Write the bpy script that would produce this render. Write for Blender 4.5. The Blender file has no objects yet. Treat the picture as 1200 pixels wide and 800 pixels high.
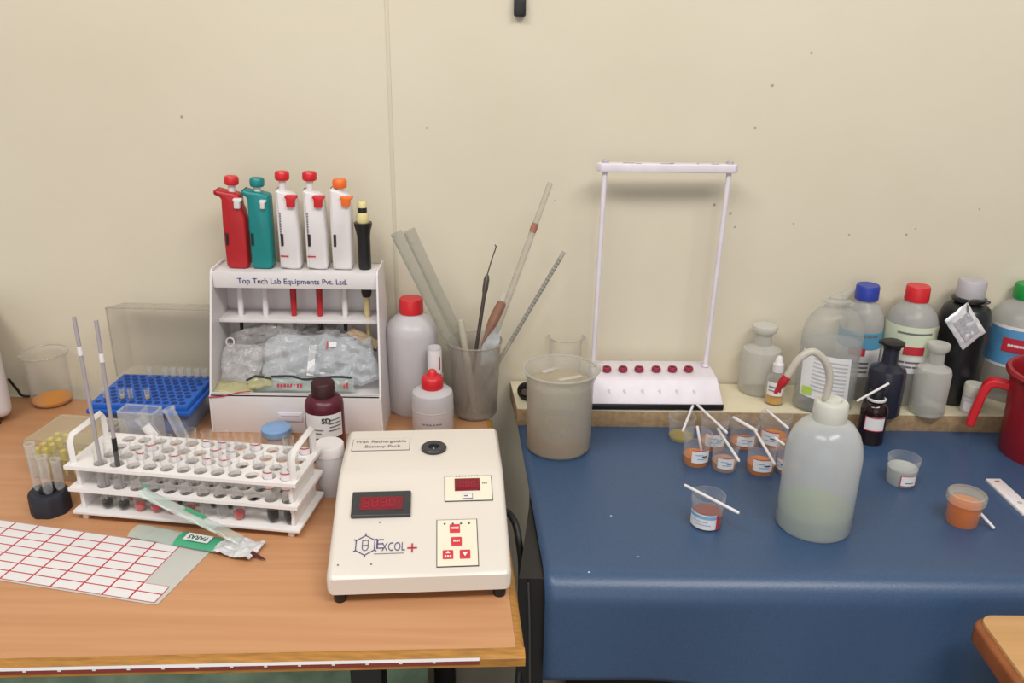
import bpy, bmesh, math, random
from mathutils import Vector, Matrix, noise
D = bpy.data; SC = bpy.context.scene; COL = SC.collection
PI = math.pi; R = math.radians
rnd = random.Random(7)

# ------------------------------------------------------------------ camera, world, lights
T = 0.75                       # bench height
CAM = Vector((0, 0, 1.31)); PITCH = R(21); ROLL = .014; FOC = 1000.0
_F = Vector((0, math.cos(PITCH), -math.sin(PITCH))); _U0 = Vector((0, math.sin(PITCH), math.cos(PITCH))); _R0 = Vector((1, 0, 0))
_R = math.cos(ROLL)*_R0 + math.sin(ROLL)*_U0
_U = -math.sin(ROLL)*_R0 + math.cos(ROLL)*_U0
cd = D.cameras.new('camera'); cam = D.objects.new('camera', cd); COL.objects.link(cam)
cd.sensor_width = 36; cd.lens = 36*FOC/1200; cd.clip_start = .02
M = Matrix((_R, _U, -_F)).transposed().to_4x4(); M.translation = CAM; cam.matrix_world = M
SC.camera = cam

def lin(c):
    c /= 255.0
    return c/12.92 if c <= .04045 else ((c+.055)/1.055)**2.4
def C(r, g, b): return (lin(r), lin(g), lin(b), 1)

w = D.worlds.new('room_light'); SC.world = w; w.use_nodes = True
w.node_tree.nodes['Background'].inputs[0].default_value = (1.0, .985, .965, 1)
w.node_tree.nodes['Background'].inputs[1].default_value = .36
def area(name, loc, target, sx, sy, energy, col=(1, .965, .92)):
    l = D.lights.new(name, 'AREA'); l.shape = 'RECTANGLE'; l.size = sx; l.size_y = sy; l.energy = energy; l.color = col
    o = D.objects.new(name, l); COL.objects.link(o); o.location = loc
    o.rotation_euler = (Vector(target)-Vector(loc)).to_track_quat('-Z', 'Y').to_euler()
area('ceiling_tube_light', (.75, -.25, 2.6), (.1, 1.0, .8), 1.2, .35, 26)
area('ceiling_tube_light_far', (-.7, -.15, 2.6), (0, .9, .75), 1.2, .35, 22)
area('low_front_fill', (-.3, -1.9, 1.2), (0, 1.1, .8), 2.4, 1.8, 14, (1, .99, .96))  # added soft fill from behind the camera, no known window there
vs = SC.view_settings; vs.view_transform = 'Standard'; vs.look = 'None'; vs.gamma = 1; vs.use_curve_mapping = False
vs.exposure = -0.13
SC.cycles.transparent_max_bounces = 40; SC.cycles.max_bounces = 10; SC.cycles.use_denoising = True

# ------------------------------------------------------------------ measuring helpers (photo frame 1200 x 800 -> metres on the benches)
def ray(px, py): return _F + (px-600)/FOC*_R + (400-py)/FOC*_U
def G(px, py, z=0.0):
    d = ray(px, py); return CAM + d*((T+z-CAM.z)/d.z)
def W(px, py, Y):
    d = ray(px, py); return CAM + d*(Y/d.y)
def mpp(P): return (Vector(P)-CAM).dot(_F)/FOC
def cyl(px, yb, wpx, yt, z=0.0):
    """base centre, radius and height of an upright round thing from its front-bottom pixel, width and top"""
    P = G(px, yb, z); r = wpx/2*mpp(P)
    for _ in range(4):
        dh = Vector((P.x, P.y, 0)).normalized(); c = P + dh*r; r = wpx/2*mpp(c)
    return c, r, W(px, yt, c.y).z - c.z
def face(P): return math.atan2(-P.x, P.y)

# ------------------------------------------------------------------ materials
def nt(name):
    m = D.materials.new(name); m.use_nodes = True; t = m.node_tree
    return m, t, t.nodes['Principled BSDF'], t.nodes['Material Output']
def pm(name, col, rough=.5, metal=0, var=.06, scale=25, bump=0, spec=.5, emit=None, stretch=None):
    m, t, b, o = nt(name)
    b.inputs['Roughness'].default_value = rough; b.inputs['Metallic'].default_value = metal; b.inputs['Specular IOR Level'].default_value = spec
    tc = t.nodes.new('ShaderNodeTexCoord'); n = t.nodes.new('ShaderNodeTexNoise'); n.inputs['Scale'].default_value = scale; n.inputs['Detail'].default_value = 4
    if stretch:
        mp = t.nodes.new('ShaderNodeMapping'); mp.inputs['Scale'].default_value = stretch
        t.links.new(tc.outputs['Object'], mp.inputs[0]); t.links.new(mp.outputs[0], n.inputs['Vector'])
    else: t.links.new(tc.outputs['Object'], n.inputs['Vector'])
    r = t.nodes.new('ShaderNodeValToRGB'); r.color_ramp.elements[0].position = .3; r.color_ramp.elements[1].position = .7
    r.color_ramp.elements[0].color = tuple(c*(1-var) for c in col[:3])+(1,); r.color_ramp.elements[1].color = tuple(min(1, c*(1+var)) for c in col[:3])+(1,)
    t.links.new(n.outputs['Fac'], r.inputs[0]); t.links.new(r.outputs[0], b.inputs['Base Color'])
    if bump:
        bp = t.nodes.new('ShaderNodeBump'); bp.inputs['Strength'].default_value = bump; bp.inputs['Distance'].default_value = .002
        t.links.new(n.outputs['Fac'], bp.inputs['Height']); t.links.new(bp.outputs[0], b.inputs['Normal'])
    if emit: b.inputs['Emission Color'].default_value = emit[0]; b.inputs['Emission Strength'].default_value = emit[1]
    return m
def clear(name, col, a0, a1, rough=.2, tint=(1, 1, 1, 1), blend=.5, spec=.5):
    """thin see-through plastic or glass: a0 opacity seen square on, a1 at grazing edges"""
    m, t, b, o = nt(name)
    b.inputs['Base Color'].default_value = col; b.inputs['Roughness'].default_value = rough; b.inputs['Specular IOR Level'].default_value = spec
    tr = t.nodes.new('ShaderNodeBsdfTransparent'); tr.inputs[0].default_value = tint
    lw = t.nodes.new('ShaderNodeLayerWeight'); lw.inputs['Blend'].default_value = blend
    nz = t.nodes.new('ShaderNodeTexNoise'); nz.inputs['Scale'].default_value = 60; tc = t.nodes.new('ShaderNodeTexCoord'); t.links.new(tc.outputs['Object'], nz.inputs['Vector'])
    mr = t.nodes.new('ShaderNodeMapRange'); mr.inputs[3].default_value = a0; mr.inputs[4].default_value = a1
    t.links.new(lw.outputs['Facing'], mr.inputs[0])
    ad = t.nodes.new('ShaderNodeMath'); ad.operation = 'MULTIPLY_ADD'; ad.inputs[1].default_value = .05; ad.use_clamp = True
    sb = t.nodes.new('ShaderNodeMath'); sb.operation = 'SUBTRACT'; sb.inputs[1].default_value = .5
    t.links.new(nz.outputs['Fac'], sb.inputs[0]); t.links.new(sb.outputs[0], ad.inputs[0]); t.links.new(mr.outputs[0], ad.inputs[2])
    mx = t.nodes.new('ShaderNodeMixShader')
    t.links.new(ad.outputs[0], mx.inputs[0]); t.links.new(tr.outputs[0], mx.inputs[1]); t.links.new(b.outputs[0], mx.inputs[2])
    t.links.new(mx.outputs[0], o.inputs[0]); return m
def wall_material():
    m, t, b, o = nt('cream_wall_paint'); b.inputs['Roughness'].default_value = .6; b.inputs['Specular IOR Level'].default_value = .25
    tc = t.nodes.new('ShaderNodeTexCoord')
    n = t.nodes.new('ShaderNodeTexNoise'); n.inputs['Scale'].default_value = 3; n.inputs['Detail'].default_value = 6
    t.links.new(tc.outputs['Object'], n.inputs['Vector'])
    r = t.nodes.new('ShaderNodeValToRGB'); r.color_ramp.elements[0].color = C(212, 203, 182); r.color_ramp.elements[1].color = C(219, 211, 191)
    r.color_ramp.elements[0].position = .3; r.color_ramp.elements[1].position = .7
    t.links.new(n.outputs['Fac'], r.inputs[0]); last = r.outputs[0]
    # small flecks and chips in the paint
    for (px, py, rad) in ((213, 137, .003), (905, 100, .0035), (951, 62, .002), (837, 240, .003), (856, 250, .003), (861, 266, .0022), (848, 268, .002), (740, 424, .004), (734, 428, .003),
                          (1085, 354, .0055), (930, 262, .002), (995, 275, .002), (1062, 275, .0025), (1073, 268, .0018), (1148, 245, .002), (885, 150, .0022), (650, 235, .0015), (500, 150, .0016)):
        P = W(px, py, WALLY)
        d = t.nodes.new('ShaderNodeVectorMath'); d.operation = 'DISTANCE'; d.inputs[1].default_value = P
        n2 = t.nodes.new('ShaderNodeVectorMath'); n2.operation = 'MULTIPLY'; n2.inputs[1].default_value = (1, 1, 1)
        t.links.new(tc.outputs['Object'], d.inputs[0])
        mr = t.nodes.new('ShaderNodeMapRange'); mr.inputs[1].default_value = rad*.3; mr.inputs[2].default_value = rad; mr.inputs[3].default_value = .6; mr.inputs[4].default_value = 0
        t.links.new(d.outputs['Value'], mr.inputs[0])
        mx = t.nodes.new('ShaderNodeMixRGB'); mx.inputs[2].default_value = C(90, 80, 70)
        t.links.new(mr.outputs[0], mx.inputs[0]); t.links.new(last, mx.inputs[1]); last = mx.outputs[0]
    t.links.new(last, b.inputs['Base Color'])
    n3 = t.nodes.new('ShaderNodeTexNoise'); n3.inputs['Scale'].default_value = 90; t.links.new(tc.outputs['Object'], n3.inputs['Vector'])
    bp = t.nodes.new('ShaderNodeBump'); bp.inputs['Strength'].default_value = .12; bp.inputs['Distance'].default_value = .002
    t.links.new(n3.outputs['Fac'], bp.inputs['Height']); t.links.new(bp.outputs[0], b.inputs['Normal'])
    return m
def wood_material(name, c0, c1, c2):
    m, t, b, o = nt(name); b.inputs['Roughness'].default_value = .38
    tc = t.nodes.new('ShaderNodeTexCoord'); mp = t.nodes.new('ShaderNodeMapping'); mp.inputs['Scale'].default_value = (1.6, 34, 10)
    n = t.nodes.new('ShaderNodeTexNoise'); n.inputs['Scale'].default_value = 2.2; n.inputs['Detail'].default_value = 8; n.inputs['Distortion'].default_value = .6
    t.links.new(tc.outputs['Object'], mp.inputs[0]); t.links.new(mp.outputs[0], n.inputs['Vector'])
    r = t.nodes.new('ShaderNodeValToRGB'); e = r.color_ramp.elements; e[0].position = .25; e[1].position = .75; e[0].color = c0; e[1].color = c2
    k = e.new(.5); k.color = c1
    t.links.new(n.outputs['Fac'], r.inputs[0]); t.links.new(r.outputs[0], b.inputs['Base Color']); return m

WALLY = 1.22
def vinyl_material():
    m = pm('navy_vinyl', C(54, 79, 112), .38, var=.10, scale=420, bump=.10, spec=.6); t = m.node_tree; b = t.nodes['Principled BSDF']
    last = b.inputs['Base Color'].links[0].from_socket; tc = [n for n in t.nodes if n.type == 'TEX_COORD'][0]
    for (px, py, rad) in ((655, 598, .0012), (655, 607, .001), (716, 605, .0016), (670, 627, .0016), (676, 646, .0014), (700, 641, .0013), (748, 653, .0015), (690, 670, .001)):
        d = t.nodes.new('ShaderNodeVectorMath'); d.operation = 'DISTANCE'; d.inputs[1].default_value = G(px, py); t.links.new(tc.outputs['Object'], d.inputs[0])
        l = t.nodes.new('ShaderNodeMath'); l.operation = 'LESS_THAN'; l.inputs[1].default_value = rad; t.links.new(d.outputs['Value'], l.inputs[0])
        mx = t.nodes.new('ShaderNodeMixRGB'); mx.inputs[2].default_value = C(190, 195, 200); t.links.new(l.outputs[0], mx.inputs[0]); t.links.new(last, mx.inputs[1]); last = mx.outputs[0]
    t.links.new(last, b.inputs['Base Color']); return m
m_wall = wall_material()
m_wood = wood_material('beech_laminate', C(184, 131, 91), C(192, 140, 99), C(198, 148, 107))
m_wood2 = wood_material('tan_laminate', C(186, 142, 92), C(196, 152, 102), C(204, 160, 110))
m_edge = pm('worn_yellow_edging', C(168, 118, 52), .45, var=.25, scale=40, stretch=(1, 6, 6))
m_edge2 = pm('brown_edging', C(140, 78, 38), .45, var=.2, scale=30)
m_red_leg = pm('dark_red_leg_paint', C(88, 30, 28), .5)
m_dark = pm('dark_steel_paint', C(34, 32, 32), .5)
m_vinyl = vinyl_material()
m_ply = pm('particle_board_edge', C(158, 132, 98), .7, var=.2, scale=120)
m_shelf = pm('cream_laminate', C(216, 207, 178), .45)
m_white = pm('white_enamel', C(222, 217, 217), .35, var=.03)
m_lilac = pm('white_painted_metal', C(224, 216, 224), .4, var=.05, scale=40)
m_cream = pm('cream_plastic', C(218, 210, 200), .28, var=.02, scale=12)
m_panel = pm('pale_panel_film', C(228, 222, 202), .4, var=.02)
m_black = pm('black_plastic', C(26, 26, 28), .35)
m_bezel = pm('grey_black_bezel', C(52, 54, 56), .35)
m_darkred = pm('dark_red_window', C(112, 16, 34), .2, emit=(C(150, 18, 40), .12))
m_digit = pm('lit_red_digits', C(158, 24, 48), .3, emit=(C(170, 26, 50), .25))
m_redbtn = pm('red_button', C(206, 48, 56), .4)
m_ink = pm('navy_ink', C(52, 58, 120), .6)
m_inkgrey = pm('grey_ink', C(110, 108, 112), .6)
m_inkblk = pm('black_ink', C(46, 44, 50), .6)
m_redink = pm('red_ink', C(186, 44, 60), .6)
m_red = pm('red_plastic', C(206, 36, 44), .35)
m_redbody = pm('red_pipette_plastic', C(178, 30, 38), .38)
m_mug = pm('dark_red_mug_plastic', C(146, 24, 34), .35, var=.05)
m_teal = pm('teal_pipette_plastic', C(14, 128, 128), .38)
m_orange = pm('orange_plastic', C(236, 112, 44), .4)
m_blue = pm('blue_rack_plastic', C(34, 96, 190), .4)
m_bluehole = pm('dark_blue_recess', C(16, 50, 118), .6)
m_blueskirt = clear('clear_blue_plastic', C(90, 140, 205), .45, .75, .3)
m_bluecap = pm('royal_blue_cap', C(42, 62, 160), .4)
m_greencap = pm('green_cap', C(28, 140, 62), .4)
m_greycap = pm('grey_cap', C(178, 174, 178), .45)
m_paleblue = pm('pale_blue_lid', C(132, 168, 212), .4)
m_yellow = pm('pale_yellow_plastic', C(222, 208, 150), .45)
m_beige = pm('beige_plastic', C(200, 182, 130), .5)
m_paper = pm('white_paper', C(226, 224, 224), .75, var=.03)
m_backing = pm('grey_backing_paper', C(196, 196, 190), .5, var=.03)
m_rackwhite = pm('white_rack_plastic', C(232, 228, 226), .4, var=.02)
m_glass = clear('clear_glass', C(206, 204, 196), .02, .45, .06, blend=.35)
m_rim = clear('glass_rim', C(190, 186, 176), .35, .8, .05)
m_glass2 = clear('clear_tube_plastic', C(222, 222, 222), .07, .5, .12, blend=.42)
m_tubeglass = clear('test_tube_glass', C(210, 210, 208), .02, .36, .08, blend=.33)
m_lidclear = clear('smoky_clear_lid', C(176, 168, 152), .30, .45, .25)
m_clearbox = clear('clear_box_plastic', C(196, 188, 160), .26, .5, .2)
m_cup = clear('clear_cup_plastic', C(204, 204, 204), .04, .40, .12, blend=.36)
m_frost = clear('frosted_plastic', C(200, 198, 190), .52, .8, .4)
m_bottle = clear('translucent_bottle_plastic', C(196, 196, 194), .42, .72, .3)
m_opal = clear('opal_white_plastic', C(206, 203, 206), .8, .95, .34)
m_wash = clear('milky_wash_bottle', C(204, 207, 208), .50, .86, .18)
m_washliq = clear('pale_green_liquid', C(140, 170, 80), .96, .98, .3)
m_hold = clear('grey_translucent_beaker', C(176, 168, 158), .26, .55, .3)
m_beak = clear('cloudy_beaker_plastic', C(196, 192, 182), .30, .62, .3)
m_turbid = clear('turbid_water', C(198, 184, 152), .34, .55, .12)
m_saline = clear('soft_clear_bottle', C(194, 194, 188), .20, .55, .2)
m_water = clear('grey_water', C(186, 190, 190), .28, .4, .1)
m_amber = clear('amber_liquid', C(226, 142, 0), .95, .98, .2, spec=.12)
m_ochre = clear('ochre_liquid', C(210, 154, 0), .92, .97, .2, spec=.12)
m_uyel = clear('pale_yellow_liquid', C(182, 160, 60), .75, .85, .1)
m_uora = clear('orange_liquid', C(210, 120, 14), .9, .95, .2, spec=.15)
m_utan = clear('pinkish_tan_liquid', C(190, 142, 112), .85, .92, .1)
m_ured = clear('brown_red_liquid', C(140, 62, 44), .9, .95, .1)
m_umilk = clear('milky_liquid', C(196, 200, 196), .7, .85, .2)
m_uorange = clear('bright_orange_liquid', C(214, 108, 0), .95, .98, .2, spec=.12)
m_blood = pm('pink_red_pellet', C(218, 92, 92), .35)
m_blood2 = pm('red_pellet', C(206, 50, 58), .35)
m_clot = pm('near_black_blood', C(22, 17, 20), .4, spec=.1)
m_serum = clear('orange_serum', C(220, 150, 80), .6, .8, .1)
m_maroon = pm('maroon_plastic', C(84, 20, 36), .35)
m_marooncap = pm('dark_maroon_cap', C(58, 24, 28), .5)
m_amberglass = pm('dark_brown_glass', C(34, 18, 18), .12)
m_darkglass = pm('smoke_black_plastic', C(40, 42, 54), .25)
m_foil = pm('aluminium_foil', C(226, 226, 228), .22, metal=.25, var=.1, scale=60, bump=.6)
m_green = pm('green_print', C(66, 160, 118), .5)
m_packclear = clear('clear_mint_packet', C(200, 216, 208), .38, .7, .12)
m_bagclear = clear('clear_crumpled_packet', C(226, 224, 224), .26, .55, .1)
m_baggrey = clear('grey_crumpled_packet', C(176, 172, 170), .5, .72, .12)
m_bagblue = clear('pale_blue_packet', C(220, 225, 230), .42, .64, .1)
m_bagyel = clear('yellowish_packet', C(206, 200, 150), .5, .7, .2)
m_tan = pm('tan_card', C(172, 148, 118), .6)
m_stick = pm('white_stick', C(224, 220, 222), .5)
m_rod = clear('lilac_grey_glass_rod', C(176, 170, 176), .7, .85, .15)
m_ruler = clear('grey_green_clear_ruler', C(166, 166, 152), .38, .7, .2)
m_brown = clear('brown_rubber_bulb', C(150, 104, 84), .75, .9, .25)
m_steel = pm('dull_steel', C(120, 112, 108), .35, metal=.8)
m_yeltip = pm('yellow_tips', C(224, 206, 60), .45)
m_labelgreen = pm('pale_green_label', C(206, 214, 188), .6)
m_labelteal = pm('teal_blue_label', C(86, 150, 186), .55)
m_labelblue = pm('sky_blue_label', C(84, 146, 190), .55, var=.2, scale=30)
m_labelred = pm('red_label_patch', C(190, 40, 58), .55)
m_skyink = pm('sky_blue_ink', C(120, 170, 214), .6)
m_lime = pm('lime_label_spot', C(176, 210, 90), .6)
m_cable = pm('black_cable', C(24, 24, 26), .5)
m_sack = pm('green_printed_sack', C(150, 178, 152), .7, var=.35, scale=22)
m_floor = pm('stone_floor', C(150, 144, 134), .6, var=.1)
m_appl = pm('pale_grey_casing', C(208, 204, 206), .45, var=.02)

# ------------------------------------------------------------------ mesh builder
class MB:
    def __init__(s): s.v = []; s.f = []; s.m = []
    def add(s, vs, fs, mi=0, M=None):
        o = len(s.v)
        for q in vs:
            q = Vector(q); s.v.append(M @ q if M else q)
        for f in fs: s.f.append([o+i for i in f]); s.m.append(mi)
        return s
    def lathe(s, prof, seg=36, mi=0, M=None):
        vs = []; rings = []
        for (r, z) in prof:
            if r <= 1e-7: rings.append([len(vs)]); vs.append((0, 0, z))
            else:
                rings.append(list(range(len(vs), len(vs)+seg)))
                for k in range(seg):
                    a = 2*PI*k/seg; vs.append((r*math.sin(a), -r*math.cos(a), z))
        fs = []
        for a, b in zip(rings, rings[1:]):
            for k in range(seg):
                k2 = (k+1) % seg
                if len(a) == 1 and len(b) == 1: break
                if len(a) == 1: fs.append((a[0], b[k2], b[k]))
                elif len(b) == 1: fs.append((a[k], a[k2], b[0]))
                else: fs.append((a[k], a[k2], b[k2], b[k]))
        return s.add(vs, fs, mi, M)
    def tube(s, pts, r, seg=10, mi=0, M=None, cap=True):
        pts = [Vector(p) for p in pts]; n = len(pts); rs = r if isinstance(r, (list, tuple)) else [r]*n
        vs = []; up = None
        for i, p in enumerate(pts):
            t = (pts[min(i+1, n-1)]-pts[max(i-1, 0)]).normalized()
            if up is None: up = Vector((0, 0, 1)) if abs(t.z) < .9 else Vector((1, 0, 0))
            x = t.cross(up); x = x.normalized(); y = x.cross(t).normalized(); up = y
            for k in range(seg):
                a = 2*PI*k/seg; vs.append(p + x*math.cos(a)*rs[i] + y*math.sin(a)*rs[i])
        fs = []
        for i in range(n-1):
            for k in range(seg): k2 = (k+1) % seg; fs.append((i*seg+k, i*seg+k2, (i+1)*seg+k2, (i+1)*seg+k))
        if cap: fs.append(tuple(range(seg))[::-1]); fs.append(tuple(range((n-1)*seg, n*seg)))
        return s.add(vs, fs, mi, M)
    def bm(s, b, mi=0, M=None):
        b.verts.ensure_lookup_table(); b.verts.index_update()
        s.add([v.co.copy() for v in b.verts], [[v.index for v in f.verts] for f in b.faces], mi, M); b.free(); return s
    def box(s, c, d, bev=0, seg=2, mi=0, M=None):
        b = bmesh.new(); bmesh.ops.create_cube(b, size=1)
        for v in b.verts: v.co = Vector((v.co.x*d[0]+c[0], v.co.y*d[1]+c[1], v.co.z*d[2]+c[2]))
        if bev: bmesh.ops.bevel(b, geom=b.edges[:], offset=bev, segments=seg, profile=.5, affect='EDGES')
        return s.bm(b, mi, M)
    def prism(s, poly, z0, z1, bev=0, seg=2, mi=0, M=None, only_top=False):
        b = bmesh.new(); lo = [b.verts.new((x, y, z0)) for x, y in poly]; hi = [b.verts.new((x, y, z1)) for x, y in poly]
        b.faces.new(lo[::-1]); b.faces.new(hi); n = len(poly)
        for i in range(n): b.faces.new((lo[i], lo[(i+1) % n], hi[(i+1) % n], hi[i]))
        bmesh.ops.recalc_face_normals(b, faces=b.faces[:])
        if bev: bmesh.ops.bevel(b, geom=b.edges[:], offset=bev, segments=seg, profile=.5, affect='EDGES')
        return s.bm(b, mi, M)
    def band(s, r, z0, z1, a0, a1, seg=14, mi=0, M=None, rtop=None):
        rt = r if rtop is None else rtop; vs = []; fs = []
        for i in range(seg+1):
            a = a0+(a1-a0)*i/seg
            vs.append((r*math.sin(a), -r*math.cos(a), z0)); vs.append((rt*math.sin(a), -rt*math.cos(a), z1))
        for i in range(seg): fs.append((2*i, 2*i+2, 2*i+3, 2*i+1))
        return s.add(vs, fs, mi, M)
    def grid(s, fn, nu, nv, mi=0, M=None):
        vs = [fn(u/nu, v/nv) for v in range(nv+1) for u in range(nu+1)]
        fs = [(v*(nu+1)+u, v*(nu+1)+u+1, (v+1)*(nu+1)+u+1, (v+1)*(nu+1)+u) for v in range(nv) for u in range(nu)]
        return s.add(vs, fs, mi, M)
    def quad(s, a, b, c, d, mi=0, M=None): return s.add([a, b, c, d], [(0, 1, 2, 3)], mi, M)
    def mesh(s, name, mats, ang=40):
        me = D.meshes.new(name); me.from_pydata(s.v, [], s.f)
        for x in (mats if isinstance(mats, (list, tuple)) else [mats]): me.materials.append(x)
        me.polygons.foreach_set('material_index', s.m); me.polygons.foreach_set('use_smooth', [True]*len(s.f))
        me.update(); me.set_sharp_from_angle(angle=R(ang)); return me
    def build(s, name, mats, parent=None, ang=40):
        o = D.objects.new(name, s.mesh(name, mats, ang)); COL.objects.link(o); o.parent = parent; return o
def tag(o, label, cat, group=None):
    o['label'] = label; o['category'] = cat
    if group: o['group'] = group
    return o
def thing(name, label, cat, loc=(0, 0, 0), rz=0, group=None):
    o = D.objects.new(name, None); COL.objects.link(o); o.location = loc; o.rotation_euler = (0, 0, rz); o.empty_display_size = .02
    return tag(o, label, cat, group)
def struct(o): o['kind'] = 'structure'; return o
def copy_thing(root, loc, rz, label):
    r = root.copy(); COL.objects.link(r); r.location = loc; r.rotation_euler = (0, 0, rz); r['label'] = label
    for ch in list(root.children):
        c = ch.copy(); COL.objects.link(c); c.parent = r
        for g in list(ch.children):
            d = g.copy(); COL.objects.link(d); d.parent = c
    return r
def text(body, size, mat, parent, loc, rot=(PI/2, 0, 0), name='lettering', bold=.0, width=None, spacing=1.0, bend=None):
    cu = D.curves.new('t', 'FONT'); cu.body = body; cu.size = size; cu.align_x = 'CENTER'; cu.align_y = 'CENTER'; cu.offset = bold; cu.space_character = spacing; cu.resolution_u = 3
    o = D.objects.new('t', cu); COL.objects.link(o); dg = bpy.context.evaluated_depsgraph_get(); dg.update()
    me = D.meshes.new_from_object(o.evaluated_get(dg)); D.objects.remove(o); D.curves.remove(cu)
    if width:
        xs = [v.co.x for v in me.vertices]; k = width/(max(xs)-min(xs))
        for v in me.vertices: v.co.x *= k
    me.materials.clear(); me.materials.append(mat); me.name = name
    q = D.objects.new(name, me); COL.objects.link(q); q.parent = parent; q.location = loc; q.rotation_euler = rot; return q
def rot(rx=0, ry=0, rz=0): return Matrix.Rotation(rz, 4, 'Z') @ Matrix.Rotation(ry, 4, 'Y') @ Matrix.Rotation(rx, 4, 'X')
def tr(x, y, z): return Matrix.Translation((x, y, z))
def shell(prof_out, th):
    """outer profile from the axis up to the rim, closed by an inner wall of thickness th"""
    inner = [(max(r-th, 0) if r > 1e-6 else 0, z+(th if i < 2 else 0)) for i, (r, z) in enumerate(prof_out)]
    return prof_out + inner[::-1]
def bezier(p0, p1, p2, p3, n=16):
    out = []
    for i in range(n+1):
        t = i/n; out.append(Vector(p0)*(1-t)**3 + Vector(p1)*3*t*(1-t)**2 + Vector(p2)*3*t*t*(1-t) + Vector(p3)*t**3)
    return out
def smooth_path(pts, k=6):
    pts = [Vector(p) for p in pts]; out = []
    for i in range(len(pts)-1):
        p0 = pts[max(i-1, 0)]; p1 = pts[i]; p2 = pts[i+1]; p3 = pts[min(i+2, len(pts)-1)]
        for j in range(k):
            t = j/k; out.append(.5*((2*p1)+(p2-p0)*t+(2*p0-5*p1+4*p2-p3)*t*t+(3*p1-p0-3*p2+p3)*t**3))
    return out+[pts[-1]]
def pillow(mb, w_, h_, th, seed, M=None, mi=0, amp=.004, n=26):
    def fn(sgn):
        def f(u, v):
            e = max(0, (1-abs(2*u-1)**4)*(1-abs(2*v-1)**4))**.5
            x = (u-.5)*w_; y = (v-.5)*h_
            k = noise.noise(Vector((x*45+seed*3.1, y*45, seed)))*amp + noise.noise(Vector((x*110, y*110+seed, seed*2)))*amp*.5
            k += (.35-abs(noise.noise(Vector((x*38+y*20+seed, y*48-x*16, seed*1.7)))))*amp*1.3 + (.3-abs(noise.noise(Vector((x*90, y*95+seed, seed*.7)))))*amp*.6
            k2 = noise.noise(Vector((u*5+seed, v*5, 3.3)))*amp*1.4
            return (x+k2*.5, y+k2*.4, sgn*e*th/2 + k*(.4+e))
        return f
    mb.grid(fn(1), n, n, mi, M); mb.grid(fn(-1), n, n, mi, M); return mb

# ------------------------------------------------------------------ the setting
mb = MB(); mb.box((0, WALLY+.05, 1.4), (4.4, .1, 2.8)); struct(mb.build('wall_back', m_wall))
mb = MB(); mb.box((0, 0, -.03), (4.4, 2.6, .06)); struct(mb.build('floor', m_floor))
P = W(460, 200, WALLY); mb = MB(); mb.box((P.x, WALLY-.0005, 1.80), (.005, .0012, 1.99), .0004); struct(mb.build('trim_1', m_wall))

# wooden bench on the left
t = thing('wooden_table', 'wooden table with worn yellow front edge holding the white test tube rack', 'table', (-.5, .9, 0))
def loc(p): return (p[0]+.5, p[1]-.9)
q0 = G(0, 771).xy; fb = G(605, 758).xy; fa = q0+(q0-fb)*((q0.x+1.15)/(fb.x-q0.x)); ba = Vector((-.030, 1.137))
top = [fa, fb, ba+Vector((-.006, 0)), Vector((-.188, 1.160)), Vector((-.76, 1.192)), Vector((-1.15, 1.208))]
mb = MB(); mb.prism([loc(p) for p in top], T-.012, T, .0008); mb.build('tabletop', m_wood, t)
def strip(a, b, prof, mats, name, parent, mi=None):
    """extrude a small profile (outwards, up) from a to b"""
    d = (b-a).normalized(); n = Vector((d.y, -d.x)); m_ = MB(); k = len(prof); vs = []
    for q in (a, b):
        for (o_, z) in prof: vs.append((q.x+n.x*o_+.5, q.y+n.y*o_-.9, z))
    fs = [(i, (i+1) % k, k+(i+1) % k, k+i) for i in range(k)]+[tuple(range(k))[::-1], tuple(range(k, 2*k))]
    m_.add(vs, fs); return m_.build(name, mats, parent)
strip(top[0], top[1]+Vector((.008, .0003)), [(0, T-.014), (.010, T-.014), (.012, T-.012), (.012, T-.003), (.0095, T-.0012), (.003, T-.0003), (0, T-.0003)], m_edge, 'front_edging', t)
strip(top[1], top[2], [(0, T-.014), (.006, T-.014), (.008, T-.012), (.008, T-.004), (.005, T-.001), (0, T-.0003)], m_edge, 'side_edging', t)
d = (top[1]-top[0]).normalized(); n_ = Vector((d.y, -d.x)); mb = MB()
def fr(s_, z, off=.0126): q = top[0]+d*s_+n_*off; return (q.x+.5, q.y-.9, z)
L_ = (top[1]-top[0]).length
mb.quad(fr(.1, T-.0085), fr(L_-.035, T-.0085), fr(L_-.035, T-.0036), fr(.1, T-.0036), 1)
mb.quad(fr(.1, T-.0040, .0128), fr(L_-.035, T-.0040, .0128), fr(L_-.035, T-.0012, .0118), fr(.1, T-.0012, .0118), 0)
for k in range(32):
    s_ = .12+k*.031
    if s_ < L_-.05: mb.quad(fr(s_, T-.0056, .0131), fr(s_+.003, T-.0056, .0131), fr(s_+.003, T-.0038, .0131), fr(s_, T-.0038, .0131), 0)
mb.build('paper_strip', [m_paper, pm('maroon_print', C(134, 52, 44), .6)], t)
for (x, y, mt) in ((-.605, .670, m_red_leg), (-.142, .695, m_dark), (-1.08, 1.12, m_dark), (-.10, 1.09, m_dark)):
    mb = MB(); mb.box((x+.5, y-.9, (T-.014)/2), (.032, .032, T-.014), .002); mb.build('leg', mt, t)

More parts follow.
